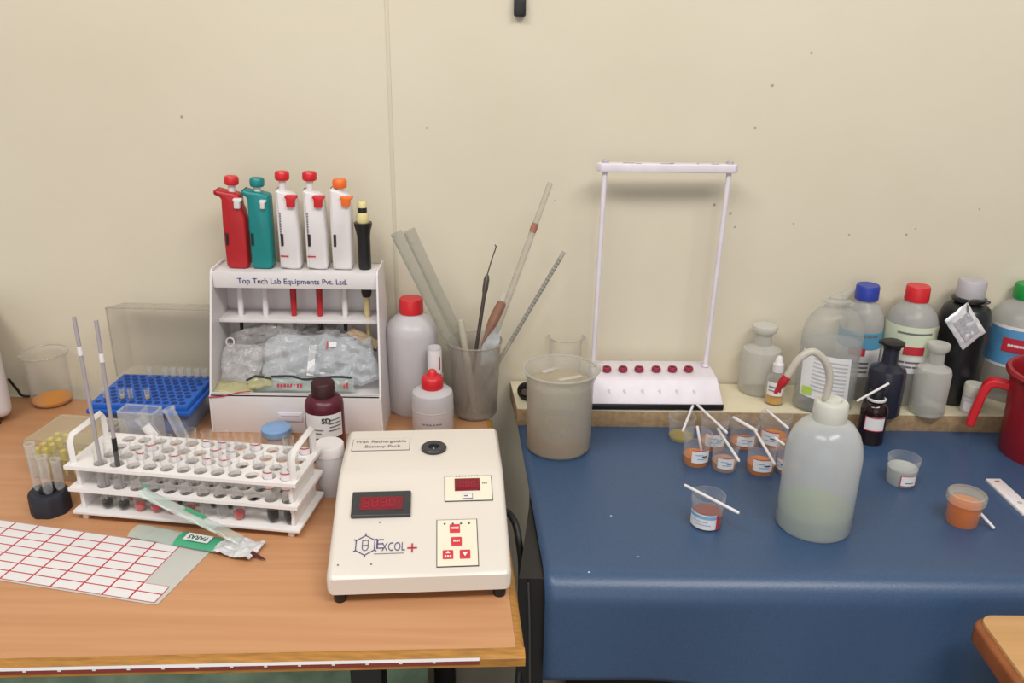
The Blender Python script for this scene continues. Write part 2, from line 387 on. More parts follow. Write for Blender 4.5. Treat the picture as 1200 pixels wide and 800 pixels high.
# blue covered bench on the right
t = thing('bench_table', 'dark table under the blue vinyl cover', 'table', (.6, .98, 0))
mb = MB(); mb.box((0.012, 0, T-.0165), (1.14, .40, .025), .002); mb.build('tabletop', m_dark, t)
mb = MB(); mb.prism([(.011-.6, .762-.98), (.040-.6, .762-.98), (.040-.6, 1.15-.98), (.030-.6, 1.15-.98), (.026-.6, .93-.98)], 0, T-.004); mb.build('end_panel', m_black, t)
mb = MB(); mb.box((.56, -.005, (T-.029)/2), (.02, .38, T-.029), .002); mb.build('end_panel', m_dark, t)
mb = MB(); mb.box((.02, .175, (T-.029)/2), (1.04, .012, T-.031), .002); mb.build('shade_sheet', m_dark, t)  # dark sheet added under the bench, standing in for its shade
def vin(u, v):
    # v: 0 back .. 1 hem ; profile length along the top then over the front
    yb, yf, rr = 1.185, .778, .027
    Ltop = yb-yf; Larc = rr*PI/2; Ld = .111; s_ = v*(Ltop+Larc+Ld)
    if s_ < Ltop: y = yb-s_; z = 0; drop = 0
    elif s_ < Ltop+Larc: a = (s_-Ltop)/rr; y = yf-rr*math.sin(a); z = -rr*(1-math.cos(a)); drop = 0
    else: q = s_-Ltop-Larc; y = yf-rr; z = -rr-q; drop = q
    left = .0165+(1.036-max(y, .745))*.079
    x = left+u*(1.20-left)
    z += drop/.108*(.006*math.sin(x*9+1)+.003*math.sin(x*23)); y += drop/.108*(.010*math.sin(x*11)+.004*math.sin(x*31+2)-.004)
    z += (.0006*math.sin(x*17+y*9) if drop == 0 and s_ < Ltop else 0)
    return (x, y, T+z-.0002)
mb = MB(); mb.grid(vin, 90, 90); o = mb.build('vinyl_cover', m_vinyl, None, 80)
tag(o, 'blue vinyl cover spread over the right table and hanging over its front', 'tablecloth')
sm = o.modifiers.new('thick', 'SOLIDIFY'); sm.thickness = .0015; sm.offset = -1

# cream board against the wall
S = .028
t = thing('shelf_board', 'cream topped board with bare brown front edge lying along the wall', 'shelf', (.55, 1.165, T+.0008))
mb = MB(); mb.prism([(-.552, .05), (-.541, -.049), (.60, -.053), (.60, .05)], .0, S-.002, .0008); mb.build('board', m_ply, t)
mb = MB(); mb.prism([(-.552, .05), (-.541, -.049), (.60, -.053), (.60, .05)], S-.0021, S-.0008, 0); mb.build('laminate_top', m_shelf, t)

# wooden corner at lower right
t = thing('side_table', 'tan table corner with brown edge at the bottom right', 'table', (.472, .705, 0))
def arc(cx, cy, r, a0, a1, n=6): return [(cx+r*math.cos(a0+(a1-a0)*i/n), cy+r*math.sin(a0+(a1-a0)*i/n)) for i in range(n+1)]
pl = arc(.016, -.011, .014, PI, PI/2) + [(.45, .006), (.45, -.30), (-.006, -.30)]
mb = MB(); mb.prism(pl, T-.02, T, .001); mb.build('tabletop', m_wood2, t)
def offs(p, k): return (p[0]-k if p[0] < .1 else p[0], p[1]+(k if p[1] > -.2 else 0))
pl2 = arc(.012, -.013, .018, PI, PI/2) + [(.45, .008), (.45, -.30), (-.013, -.30)]
mb = MB(); mb.prism(pl2, T-.026, T-.0035, .004, 3); mb.build('edging', m_edge2, t)
for (x, y) in ((.05, -.05), (.41, -.05), (.05, -.27), (.41, -.27)):
    mb = MB(); mb.box((x, y, (T-.026)/2), (.03, .03, T-.026), .002); mb.build('leg', m_dark, t)

# things stored beneath the wooden table
t = thing('sack', 'green printed sack standing under the wooden table', 'sack', (-.42, .92, 0))
mb = MB(); pillow(mb, .62, .56, .14, 3, tr(0, 0, .282) @ rot(PI/2, 0, 0), amp=.012); mb.build('sack_body', m_sack, t)
t = thing('plastic_bag', 'clear crumpled plastic bag standing in front of the green sack under the table', 'bag', (-.22, .755, 0))
mb = MB(); pillow(mb, (.17), .56, .06, 8, tr(0, 0, .29) @ rot(PI/2, 0, 0), amp=.02); mb.build('bag_body', m_bagclear, t)

# black strip on the wall at the top
P = W(609, 20, WALLY-.006)
t = thing('wall_strap', 'black strip hanging on the wall at the top edge of the photo', 'strap', (P.x, WALLY-.0062, P.z))
mb = MB(); mb.box((0, 0, .12), (.0145, .006, .24), .001); mb.box((0, -.001, .012), (.016, .007, .022), .001); mb.build('strap_body', m_black, t)
mb = MB(); mb.lathe([(0, 0), (.004, 0), (.004, .003), (0, .004)], 14, 0, tr(0, -.003, .228) @ rot(PI/2, 0, 0)); mb.build('screw', m_steel, t)

# ------------------------------------------------------------------ left of the wooden table
P = G(13, 480); t = thing('appliance', 'pale grey appliance casing cut off by the left edge', 'appliance', (P.x-.106, P.y-.035, T), R(33))
mb = MB(); mb.box((0, 0, .084), (.22, .16, .152), .014, 4); mb.build('casing', m_appl, t)
for sx in (-1, 1):
    for sy in (-1, 1):
        mb = MB(); mb.lathe([(0, 0), (.008, 0), (.008, .009), (0, .009)], 12, 0, tr(sx*.085, sy*.07, 0)); mb.build('foot', m_black, t)
a = W(10, 444, 1.17); b = G(30, 464, .002)
mb = MB(); mb.tube(smooth_path([a, (a+b)/2+Vector((0, 0, -.004)), b, b+Vector((.05, .012, 0))]), .002, 8)
tag(mb.build('thin_cable', m_cable), 'thin dark cable behind the glass beaker of orange liquid', 'cable')

def beaker(name, label, cat, px, yb, wpx, yt, z, gm, lm, lvl, flare=1.12, rimw=None, th=.0016):
    c, r, h = cyl(px, yb, wpx, yt, z); t = thing(name, label, cat, c, face(c))
    pr = [(0, 0), (r*.9, 0), (r, r*.12), (r*(1+(flare-1)*.25), h*.86), (r*(1+(flare-1)*.5), h*.94), (r*flare, h)]
    mb = MB(); mb.lathe(shell(pr, th), 48)
    # pouring lip: pull the rim out on the right
    for i, v in enumerate(mb.v):
        if v.z > h*.9:
            a_ = math.atan2(v.y, v.x); k = max(0, math.cos(a_-.2))**14*(v.z-h*.9)/(h*.1); v.x *= 1+.16*k; v.y *= 1+.16*k
    mb.build('beaker_wall', gm, t)
    mb = MB(); mb.tube([(r*flare*math.cos(k*PI/24), r*flare*math.sin(k*PI/24), h) for k in range(49)], th*.8, 6, cap=False); mb.build('rim', m_rim if gm is m_glass else gm, t)
    if lm:
        mb = MB(); rl = r-th*.6; q = lvl*h; mb.lathe([(0, th*1.2), (rl*.88, th*1.2), (rl*.98, th+r*.12), (rl*(1+(flare-1)*.25*lvl), q), (0, q)], 40); mb.build('liquid', lm, t)
    return t, c, r, h
beaker('glass_beaker', 'glass beaker with a little orange liquid at the left by the wall', 'beaker', 64, 479, 44, 413, 0, m_glass, m_amber, .09, 1.14, th=.0012)

# yellow tip box
A, B, Cc = G(34, 566), G(27, 514, .055), G(35, 486, .055)
t = thing('tip_box', 'translucent box of yellow pipette tips behind the black tube holder', 'box', (A.x+.047, A.y+.043, T), R(-8))
mb = MB(); b_ = bmesh.new(); bmesh.ops.create_cube(b_, size=1)
for v in b_.verts: k = 1 if v.co.z < 0 else .96; v.co = Vector((v.co.x*.098*k, v.co.y*.082*k, v.co.z*.026+.0425))
bmesh.ops.bevel(b_, geom=b_.edges[:], offset=.003, segments=2, affect='EDGES'); mb.bm(b_); mb.build('lid', m_clearbox, t)
mb = MB(); mb.box((0, 0, .0145), (.092, .076, .029), .003); mb.build('base', m_clearbox, t)
k = 0
for iy in range(5):
    for ix in range(7):
        if (ix < 2 and iy < 4) or (iy == 0 and ix in (3, 4, 5)):
            x = -.036+ix*.012; y = -.03+iy*.0135
            mb = MB(); mb.lathe([(0, .004), (.0010, .004), (.0032, .022), (.0042, .040), (.0036, .0405), (0, .034)], 10, 0, tr(x, y, 0)); mb.build('pipette_tip', m_yeltip, t)

# black holder with clear tubes
c, r, h = cyl(63, 607, 43, 579)
t = thing('tube_holder', 'round black tube holder at the left end of the white rack', 'holder', c)
mb = MB(); pr = []
seg = 48; vs = []
def lob(u, v):
    a_ = u*2*PI; z = v*.027; k = (1-.03*math.cos(8*a_)) * (1 if v < .85 else 1-(v-.85)*.5); return (r*k*math.sin(a_), -r*k*math.cos(a_), z)
mb.grid(lob, 64, 10); mb.add([(lob(u/64, 1)) for u in range(64)]+[(0, 0, .024)], [(u, (u+1) % 64, 64) for u in range(64)])
mb.build('base', pm('blue_black_foam', C(34, 36, 48), .6), t)
mb = MB(); mb.lathe([(.009, .022), (.009, .030), (.006, .034), (0, .035)], 20); mb.build('knob', m_black, t)
for k, (px, yt, dx, dy) in enumerate(((54, 521, -.012, .002), (66, 532, .004, -.006), (75, 540, .013, .004))):
    h_ = W(px, yt, c.y).z-T
    o = thing('vial', ('tall clear tube on the left of the round black holder', 'middle clear tube standing in the round black holder', 'shorter clear tube on the right of the round black holder')[k], 'tube', (c.x+dx, c.y+dy, T+.0255), 0, 'clear tubes in the black holder')
    hh = h_-.0255; mb = MB(); mb.lathe(shell([(0, 0), (.004, .001), (.0055, .005), (.0055, hh)], .0006), 16); mb.build('tube_wall', m_glass2, o)
    mb = MB(); mb.lathe([(.0062, hh-.002), (.0062, hh), (.0048, hh), (.0048, hh-.002)], 16); mb.build('rim', m_glass2, o)

# blue microtube rack with an open lid
t = thing('microtube_rack', 'blue microtube rack with open smoky lid against the wall', 'rack', (-.514, 1.062, T), R(-1.5))
BW, BD, BH = .137, .106, .052
mb = MB(); mb.box((0, BD/2, .019), (BW-.012, BD-.010, .038), .003); mb.build('clear_base', clear('clear_grey_base', C(160, 176, 205), .4, .65, .25), t)
mb = MB(); mb.box((0, BD/2, .021), (BW-.022, BD-.02, .030), .003); mb.build('inner_tray', m_blue, t)
mb = MB(); mb.box((0, BD/2, BH-.0055), (BW, BD, .009), .002); mb.box((0, BD/2, BH-.012), (BW+.008, BD+.006, .007), .002); mb.build('top_plate', m_blue, t)
wells = [(-.059+i*.0118+(0.0059 if j % 2 else 0), (.009+j*.0109)) for j in range(9) for i in range(11 if j % 2 == 0 else 10)]
mb = MB()
for (x, y) in wells:
    mb.lathe([(.0042, BH-.0008), (.0042, BH-.00045), (0, BH-.00045)], 12, 0, tr(x, y, 0))
o = mb.build('well_holes', m_bluehole, t); o['kind'] = 'stuff'
mb = MB(); LH = .108; mb2 = []
lid = D.objects.new('lid', None)
Ml = tr(0, BD-.004, BH-.004)
mb = MB()
w0, w1, dd, l0, l1 = BW/2+.008, BW/2-.002, .036, LH, LH-.004
for sx in (-1, 1): mb.quad((sx*w0, 0, 0), (sx*w1, dd, .004), (sx*w1, dd, l1), (sx*w0, 0, l0), 0, Ml)
mb.quad((-w1, dd, .004), (w1, dd, .004), (w1, dd, l1), (-w1, dd, l1), 0, Ml); mb.quad((-w0, 0, l0), (w0, 0, l0), (w1, dd, l1), (-w1, dd, l1), 0, Ml); mb.quad((-w0, 0, 0), (w0, 0, 0), (w1, dd, .004), (-w1, dd, .004), 0, Ml)
mb.tube([(-w0, 0, l0), (w0, 0, l0)], .0012, 6, 0, Ml); mb.tube([(-w0, 0, 0), (-w0, 0, l0)], .0012, 6, 0, Ml)
mb.build('lid', m_lidclear, t)
rack_M = tr(-.514, 1.062, T) @ rot(0, 0, R(-1.5))
ord_ = ['first', 'second', 'third', 'fourth', 'fifth', 'sixth', 'seventh', 'eighth', 'ninth', 'tenth', 'eleventh', 'twelfth', 'thirteenth']
mt = None
def microtube(idx, label, filled):
    x, y = wells[idx]; p = rack_M @ Vector((x, y, BH-.004))
    o = thing('microtube', label, 'tube', p, 0, 'microtubes in the blue rack')
    mb = MB(); mb.lathe(shell([(0, 0), (.0034, .0005), (.0038, .002), (.0038, .018)], .0005), 14); mb.build('tube_wall', m_glass2, o)
    if filled: mb = MB(); mb.lathe([(0, .0045), (.0030, .0045), (.0030, .0085), (0, .0085)], 12); mb.build('contents', m_beige, o)
for k, (ix, f) in enumerate(((2, 1), (3, 0), (5, 1), (0, 0))):
    microtube(ix+11, ('microtube with pale contents, left of the pair at the front of the blue rack', 'empty microtube, right of the pair at the front of the blue rack', 'single microtube with pale contents standing right of the front pair in the blue rack', 'clear microtube at the front left corner of the blue rack')[k], f)
for k, i in enumerate((3, 5, 6, 7, 8, 9, 10)):
    microtube(len(wells)-11+i-(0), 'clear empty microtube, %s from left in the rear row of the blue rack' % ord_[k], 0)

# ------------------------------------------------------------------ white test tube rack
PL = G(74, 546, .0715); PR = G(346, 570, .0695); PL.z = PR.z = 0
ang = math.atan2(PR.y-PL.y, PR.x-PL.x); RW = (PR-PL).length; RD = .086
O = Vector((PL.x, PL.y, T)); RM = tr(*O) @ rot(0, 0, ang)
t = thing('test_tube_rack', 'white three tier test tube rack with raised end handles', 'rack', O, ang)
def rloc(P): q = RM.inverted() @ P; return q
x0 = rloc(G(107, 551, .072)).x; x1 = rloc(G(328, 570, .072)).x
XS = [x0+(x1-x0)*i/11 for i in range(12)]; YS = [.013, .033, .053, .073]
def plate(z, name, holes=True):
    # slab with round holes: side walls + perforated top built cell by cell
    mb = MB(); th = .0042; cx = [0]+[(XS[i]+XS[i+1])/2 for i in range(11)]+[RW]; cy = [0, .023, .043, .063, RD]; rr = .0077; n = 16
    for i in range(12):
        for j in range(4):
            X0, X1, Y0, Y1 = cx[i], cx[i+1], cy[j], cy[j+1]; hx, hy = XS[i], YS[j]
            ring = []; outer = []
            for k in range(n):
                a_ = 2*PI*k/n+PI/n; c_, s_ = math.cos(a_), math.sin(a_); ring.append((hx+rr*c_, hy+rr*s_))
                tx = ((X1-hx) if c_ > 0 else (X0-hx))/c_ if abs(c_) > 1e-6 else 1e9; ty = ((Y1-hy) if s_ > 0 else (Y0-hy))/s_ if abs(s_) > 1e-6 else 1e9
                q = min(tx, ty); outer.append((hx+q*c_, hy+q*s_))
            corners = [(X1, Y1), (X0, Y1), (X0, Y0), (X1, Y0)]
            vs = []; fs = []
            for zz in (z, z+th):
                vs += [(p[0], p[1], zz) for p in ring]+[(p[0], p[1], zz) for p in outer]+[(p[0], p[1], zz) for p in corners]
            def side(p): return 0 if abs(p[0]-X1) < 1e-6 else 1 if abs(p[1]-Y1) < 1e-6 else 2 if abs(p[0]-X0) < 1e-6 else 3
            B = 2*n+4
            for k in range(n):
                k2 = (k+1) % n; sa, sb = side(outer[k]), side(outer[k2])
                extra = []
                if sa != sb: extra = [2*n+{(0, 1): 0, (1, 2): 1, (2, 3): 2, (3, 0): 3}.get((sa, sb), 0)]
                loop = [k, n+k]+extra+[n+k2, k2]
                fs.append(loop[::-1]); fs.append([B+q for q in loop]); fs.append((k, k2, B+k2, B+k))
            mb.add(vs, fs)
    mb.add([(0, 0, z), (RW, 0, z), (RW, RD, z), (0, RD, z), (0, 0, z+th), (RW, 0, z+th), (RW, RD, z+th), (0, RD, z+th)], [(0, 1, 5, 4), (1, 2, 6, 5), (2, 3, 7, 6), (3, 0, 4, 7)])
    return mb.build(name, m_rackwhite, t, 30)
plate(.0675, 'upper_plate'); plate(.0385, 'middle_plate')
mb = MB(); mb.box((RW/2, RD/2, .0103), (RW, RD, .0042), .001); mb.build('lower_plate', m_rackwhite, t)
for x in (.010, RW-.010):
    mb = MB(); mb.box((x, RD/2, .025), (.005, RD-.016, .027), .001); mb.box((x, RD/2, .055), (.005, RD-.016, .026), .001); mb.build('end_wall', m_rackwhite, t)
for x in (.012, RW-.012):
    for y in (.008, RD-.008):
        mb = MB(); mb.box((x, y, .0042), (.007, .007, .0085), .001); mb.build('foot', m_rackwhite, t)
for x in (.006, RW-.006):
    mb = MB(); pts = [(x, .010, .0715), (x, .010, .098), (x, .014, .104), (x, RD-.014, .104), (x, RD-.010, .098), (x, RD-.010, .0715)]
    mb.tube(pts, .0042, 4); mb.build('handle', m_rackwhite, t)
# tubes
m_lab = clear('label_paper_film', C(232, 228, 230), .9, .95, .6)
def tube_proto(kind, lab):
    o = thing('test_tube', 'x', 'test tube', (0, 0, 0), 0, 'test tubes in the white rack')
    Lt = .078; mb = MB(); mb.lathe(shell([(0, 0), (.003, .0006), (.0055, .003), (.0066, .008), (.0066, Lt-.003), (.0071, Lt-.001), (.0071, Lt)], .0007), 20); mb.build('glass_wall', m_tubeglass, o)
    spec = {'dark': (m_clot, .017), 'pink': (m_blood, .010), 'red': (m_blood2, .010), 'serum': (m_serum, .016), 'empty': (None, 0), 'grey': (m_clot, .010)}[kind]
    if spec[0]:
        mb = MB(); q = spec[1]; mb.lathe([(0, .0010), (.0028, .0016), (.0054, .004), (.0063, .009) if q > .0095 else (.0060, .0055), (.0064, q), (0, q)], 18); mb.build('contents', spec[0], o)
    if lab:
        mb = MB(); mb.band(.00685, .046, .068, -1.3, 1.3, 12, 0); mb.band(.0069, .0665, .068, -1.3, 1.3, 12, 1); mb.band(.0069, .046, .0472, -1.3, 1.3, 12, 1)
        mb.band(.00695, .053, .0545, -.5, .5, 4, 2); mb.band(.00695, .0575, .059, -.6, .3, 4, 2); mb.build('paper_label', [m_lab, m_redink, m_inkgrey], o)
    return o
protos = {}
rows_ = {0: {i: ('grey' if i < 2 else 'pink' if i in (2, 4, 9) else 'red' if i in (3, 5, 8) else 'dark' if i > 9 else 'empty', i > 9) for i in range(12) if i != 9},
         1: {0: ('empty', 0), 1: ('serum', 0), 2: ('dark', 1), 3: ('dark', 0), 4: ('dark', 1), 5: ('serum', 0), 6: ('dark', 1), 7: ('dark', 1), 9: ('empty', 0), 11: ('dark', 0)},
         2: {2: ('dark', 1), 3: ('dark', 0), 4: ('empty', 0), 6: ('dark', 1), 7: ('dark', 1), 8: ('dark', 0), 10: ('dark', 0)},
         3: {4: ('serum', 0), 5: ('dark', 1), 6: ('dark', 1), 7: ('empty', 0), 8: ('dark', 1), 10: ('serum', 0), 11: ('dark', 1)}}
desc = {'dark': 'tube with black contents', 'pink': 'tube with pink sediment', 'red': 'tube with red sediment', 'serum': 'tube with orange serum', 'empty': 'empty clear tube', 'grey': 'tube with grey dregs'}
rn = ['front row', 'second row', 'third row', 'rear row']
tops = {}
for j in rows_:
    for n, (i, (kind, lab)) in enumerate(rows_[j].items()):
        p = RM @ Vector((XS[i], YS[j], .0126)); raise_ = rnd.choice((0, 0, .001)) if j == 0 else rnd.choice((0, .001))
        lb = '%s%s, %s from left in the white rack\'s %s' % ('labelled ' if lab else '', desc[kind], ord_[n], rn[j])
        key = (kind, bool(lab))
        if key not in protos:
            protos[key] = tube_proto(*key); o = protos[key]; o.location = p; o.rotation_euler = (0, 0, ang+rnd.uniform(-.5, .5)); o['label'] = lb
        else: o = copy_thing(protos[key], p, ang+rnd.uniform(-.5, .5), lb)
        tops[(j, i)] = p
# two long rods in the first two tubes
for (i, px, py, wpx, lb, dark) in ((0, 86.5, 371, .0022, 'tall lilac grey glass rod standing in the first tube of the white rack', 0), (1, 112.5, 375, .0022, 'tall glass rod with dark lower end standing in the second tube of the white rack', 1)):
    b = tops[(0, i)]+Vector((0, 0, .012)); a = W(px, py, b.y+.012)
    q = lambda s_: b+(a-b)*s_ - b
    o = thing('glass_rod', lb, 'rod', b, 0, 'glass rods in the white rack')
    mb = MB(); mb.tube([q(0), q(1)], wpx, 12); mb.build('shaft', m_rod, o)
    mb = MB(); s0 = .80 if i == 0 else .78; mb.tube([q(s0), q(s0+.045)], wpx+.0005, 12); mb.build('white_mark', m_paper, o)
    if dark: mb = MB(); mb.tube([q(.20), q(.36)], wpx*.72+.0012, 12); mb.build('dark_column', m_black, o)

# clear box and two leaning tubes behind the rack
P = G(120, 548); c = RM @ Vector((.036, RD+.020, 0))
t = thing('cuvette_box', 'small clear plastic box behind the left end of the white rack', 'box', (c.x, c.y, T), ang)
hb = W(135, 479, c.y).z-T
mb = MB(); 
for (x, y, sx, sy) in ((0, -.011, .046, .0014), (0, .011, .046, .0014), (-.023, 0, .0014, .022), (.023, 0, .0014, .022), (0.004, 0, .0014, .021)): mb.box((x, y, hb/2), (sx, sy, hb))
mb.box((0, 0, .001), (.046, .022, .002)); mb.build('box_walls', m_glass2, t)
mb = MB(); mb.tube([(-.023, -.011, hb), (.023, -.011, hb), (.023, .011, hb), (-.023, .011, hb), (-.023, -.011, hb)], .0012, 6); mb.build('rim', m_glass2, t)
for k, (px, pyt, i, lb, lab) in enumerate(((163, 489, 3, 'labelled clear tube leaning left out of the rear row of the white rack', 1), (197, 478, 4.0, 'long clear tube leaning right in front of the blue rack', 0))):
    b = RM @ Vector((XS[int(i)]-(.0 if k == 0 else .002), RD+.010, .008)); a = W(px, pyt, b.y+.004); dv = a-b; Ln = dv.length
    o = thing('test_tube', lb, 'test tube', b, 0, 'loose tubes behind the white rack'); o.rotation_euler = dv.to_track_quat('Z', 'Y').to_euler()
    mb = MB(); mb.lathe(shell([(0, 0), (.004, .0008), (.0066, .007), (.0066, Ln-.002), (.0072, Ln)], .0007), 20); mb.build('glass_wall', m_glass2, o)
    if lab: mb = MB(); mb.band(.0069, Ln-.030, Ln-.012, -3, 3, 20); mb.build('paper_label', m_lab, o)
    else: mb = MB(); mb.lathe([(.0078, Ln-.003), (.0078, Ln), (.006, Ln), (.006, Ln-.003), (.0078, Ln-.003)], 20); mb.build('rim', m_glass2, o)

# ------------------------------------------------------------------ label sheet
p00 = G(0, 599, .0006); p0 = G(184, 709, .0006); p1 = G(236, 643, .0006); pl_ = G(0, 680, .0006)
ex = (p0-pl_).normalized(); ey = (p1-p0); ey = (ey-ex*ey.dot(ex)); hgt = (G(165, 622)-p0).dot(ey.normalized()); ey.normalize()
t = thing('label_sheet', 'sheet of blank white labels with red grid lines on grey backing paper', 'label sheet', (p0.x, p0.y, T+.0004), math.atan2(ex.y, ex.x))
hgt = .098
mb = MB(); mb.prism([(-.36, 0), (-.003, 0), (0, .003), (0.004, hgt), (-.36, hgt)], 0, .0005); mb.build('backing', m_backing, t)
ch, cw = .0136, .0300
mb = MB(); mb2 = MB(); rx = -.004
for j in range(7):
    nskip = 0 if j < 2 else 1
    for i in range(nskip, 12):
        xr = rx-i*cw; y0 = .0022+j*ch; sh = .004*(j*ch/hgt)
        mb2.quad((xr-cw, y0, .00062), (xr, y0, .00062), (xr, y0+ch, .00062), (xr-cw, y0+ch, .00062))
        g_ = .0011; mb.prism([(xr-cw+g_, y0+g_*.8), (xr-g_, y0+g_*.8), (xr-g_, y0+ch-g_*.8), (xr-cw+g_, y0+ch-g_*.8)], .00062, .00085)
o = mb2.build('red_print', m_redink, t); o = mb.build('label_grid', m_paper, t); o['kind'] = 'stuff'

# ------------------------------------------------------------------ syringe packets
def packet(label, a, b, wd, zlift, flip, seed):
    a, b = Vector(a), Vector(b); dv = b-a; Ln = dv.length
    x = dv.normalized(); up = Vector((0, 0, 1)); y = up.cross(x).normalized(); z = x.cross(y)
    o = thing('syringe_packet', label, 'packet', a, 0, 'syringe packets beside the label sheet'); o.rotation_euler = Matrix((x, y, z)).transposed().to_euler()
    def f(u0, u1, off):
        def g(u, v):
            uu = u0+(u1-u0)*u; e = (1-abs(2*v-1)**3)
            return (uu*Ln, (v-.5)*wd, .0035*e+off+noise.noise(Vector((uu*14+seed, v*3, seed)))*.0010)
        return g
    mb = MB(); mb.grid(f(0, .74, .001), 40, 8); mb.grid(lambda u, v: (u*Ln*.74, (v-.5)*wd, .0006), 4, 2); mb.build('clear_film', m_packclear, o)
    return o, f, Ln
A = G(158, 622, .002); B = G(302, 648, .002)
o, f, Ln = packet('flat syringe packet with green printed band lying on the label sheet corner', A, B, .026, 0, 1, 2.2)
mb = MB(); mb.grid(f(.37, .70, .0014), 16, 8); mb.build('green_band', m_green, o)
mb = MB(); mb.grid(lambda u, v: ((.43+.20*u)*Ln, (.22+.56*v-.5)*.024, .0062), 6, 3); mb.build('name_panel', m_paper, o)
text('PARAS', .0098, pm('green_ink', C(30, 100, 76), .6), o, (.53*Ln, 0, .0066), (0, 0, PI), width=.0235, bold=.0002)
mb = MB(); mb.grid(lambda u, v: ((.70+.30*u)*Ln, (v-.5)*.030*(1+.2*u), .003+.004*abs(noise.noise(Vector((u*6, v*6, 1))))+.004*math.sin(u*9+v*4)*.4), 20, 14); mb.build('foil_end', m_foil, o)
mb = MB(); mb.tube([(Ln*.98, -.006, .004), (Ln*1.05, -.009, .0025), (Ln*1.10, -.010, .0015)], [.0025, .0018, .0004], 8); mb.build('red_tip', m_maroon, o)
A = W(166, 577, .836); B = G(283, 634, .008)
o, f, Ln = packet('syringe packet propped up against the front of the white rack', A, B, .016, 0, 0, 5.1)
mb = MB(); mb.grid(f(.74, 1.0, .001), 12, 8); mb.build('clear_end', m_packclear, o)
mb = MB(); mb.grid(lambda u, v: ((.42+.20*u)*Ln, (-.05+.45*v)*.016, .0058-.0012*v), 10, 4); mb.build('green_band', m_green, o)
mb = MB(); mb.tube([(0, .001, .002), (-.002, .004, .006), (.004, .006, .008)], .0012, 6); mb.build('torn_corner', m_green, o)

# ------------------------------------------------------------------ pipette stand
SX0, SX1 = -.424, -.1800; SWD = SX1-SX0; SY = 1.083; hw = SWD/2
t = thing('pipette_stand', 'white pipette stand with blue lettering and a tray of packets', 'stand', ((SX0+SX1)/2, SY, T))
SD = .104; ZT = .2225; ZM = .1495; Zt = .0597
sp = [(0, 0), (SD, 0), (SD, ZT+.004), (.050, ZT+.004), (.046, ZT-.002), (.004, Zt), (0, Zt-.004)]
for sx in (-1, 1):
    mb = MB(); Mx = Matrix(((0, 0, 1, 0), (1, 0, 0, 0), (0, 1, 0, 0), (0, 0, 0, 1)))
    mb.prism(sp, -.0015, .0015, .0004, 1, 0, tr(sx*(hw-.0015), 0, 0) @ Mx)
    for v in mb.v: v.x *= 1-.05*max(0, v.z)/ZT
    mb.build('side_panel', m_white, t)
mb = MB(); mb.box((0, SD-.0015, ZT/2), (SWD-.006, .002, ZT), .0003)
for v in mb.v: v.x *= 1-.05*max(0, v.z)/ZT
mb.build('shade_sheet', m_white, t)
hwT = hw*.95
mb = MB(); mb.box((0, (.05+SD)/2, ZT-.0015), (hwT*2-.004, SD-.05, .003), .0006); mb.box((0, .0495, ZT-.0115), (hwT*2-.005, .003, .023), .001); mb.build('top_shelf', m_white, t)
text('Top Tech Lab Equipments Pvt. Ltd.', .0108, m_ink, t, (-.003, .0475, ZT-.0125), width=.152, bold=.0001)
mb = MB(); mb.box((0, (.058+SD)/2, ZM), (hw*2*.965-.006, SD-.058, .003), .0006); mb.box((0, .058, ZM-.0012), (hw*2*.965-.006, .002, .0055), .0005); mb.build('middle_shelf', m_white, t)
mb = MB(); mb.box((0, SD/2, Zt-.008), (SWD-.007, SD-.004, .002)); mb.box((0, .0015, Zt/2), (SWD-.006, .003, Zt), .0008); mb.box((0, .004, Zt-.002), (SWD-.007, .008, .004), .001); mb.build('tray', m_white, t)
mb = MB(); mb.box((-.0085, -.0008, .026), (.034, .0022, .013), .0006); mb.box((-.0085, -.002, .029), (.026, .0012, .0025), .0004); mb.build('label_holder', m_lilac, t)
ST = tr((SX0+SX1)/2, SY, T)

# red thread on the tray edge
a = ST @ Vector((-hw+.002, -.0012, Zt-.0045)); b = ST @ Vector((-hw+.060, .002, Zt+.004))
mb = MB(); mb.tube([a, (a*2+b)/3+Vector((0, -.001, -.001)), (a+b*2)/3+Vector((0, 0, .0006)), b], .0008, 6); tag(mb.build('red_thread', m_redink), 'thin red thread lying over the front left tray edge of the pipette stand', 'thread')

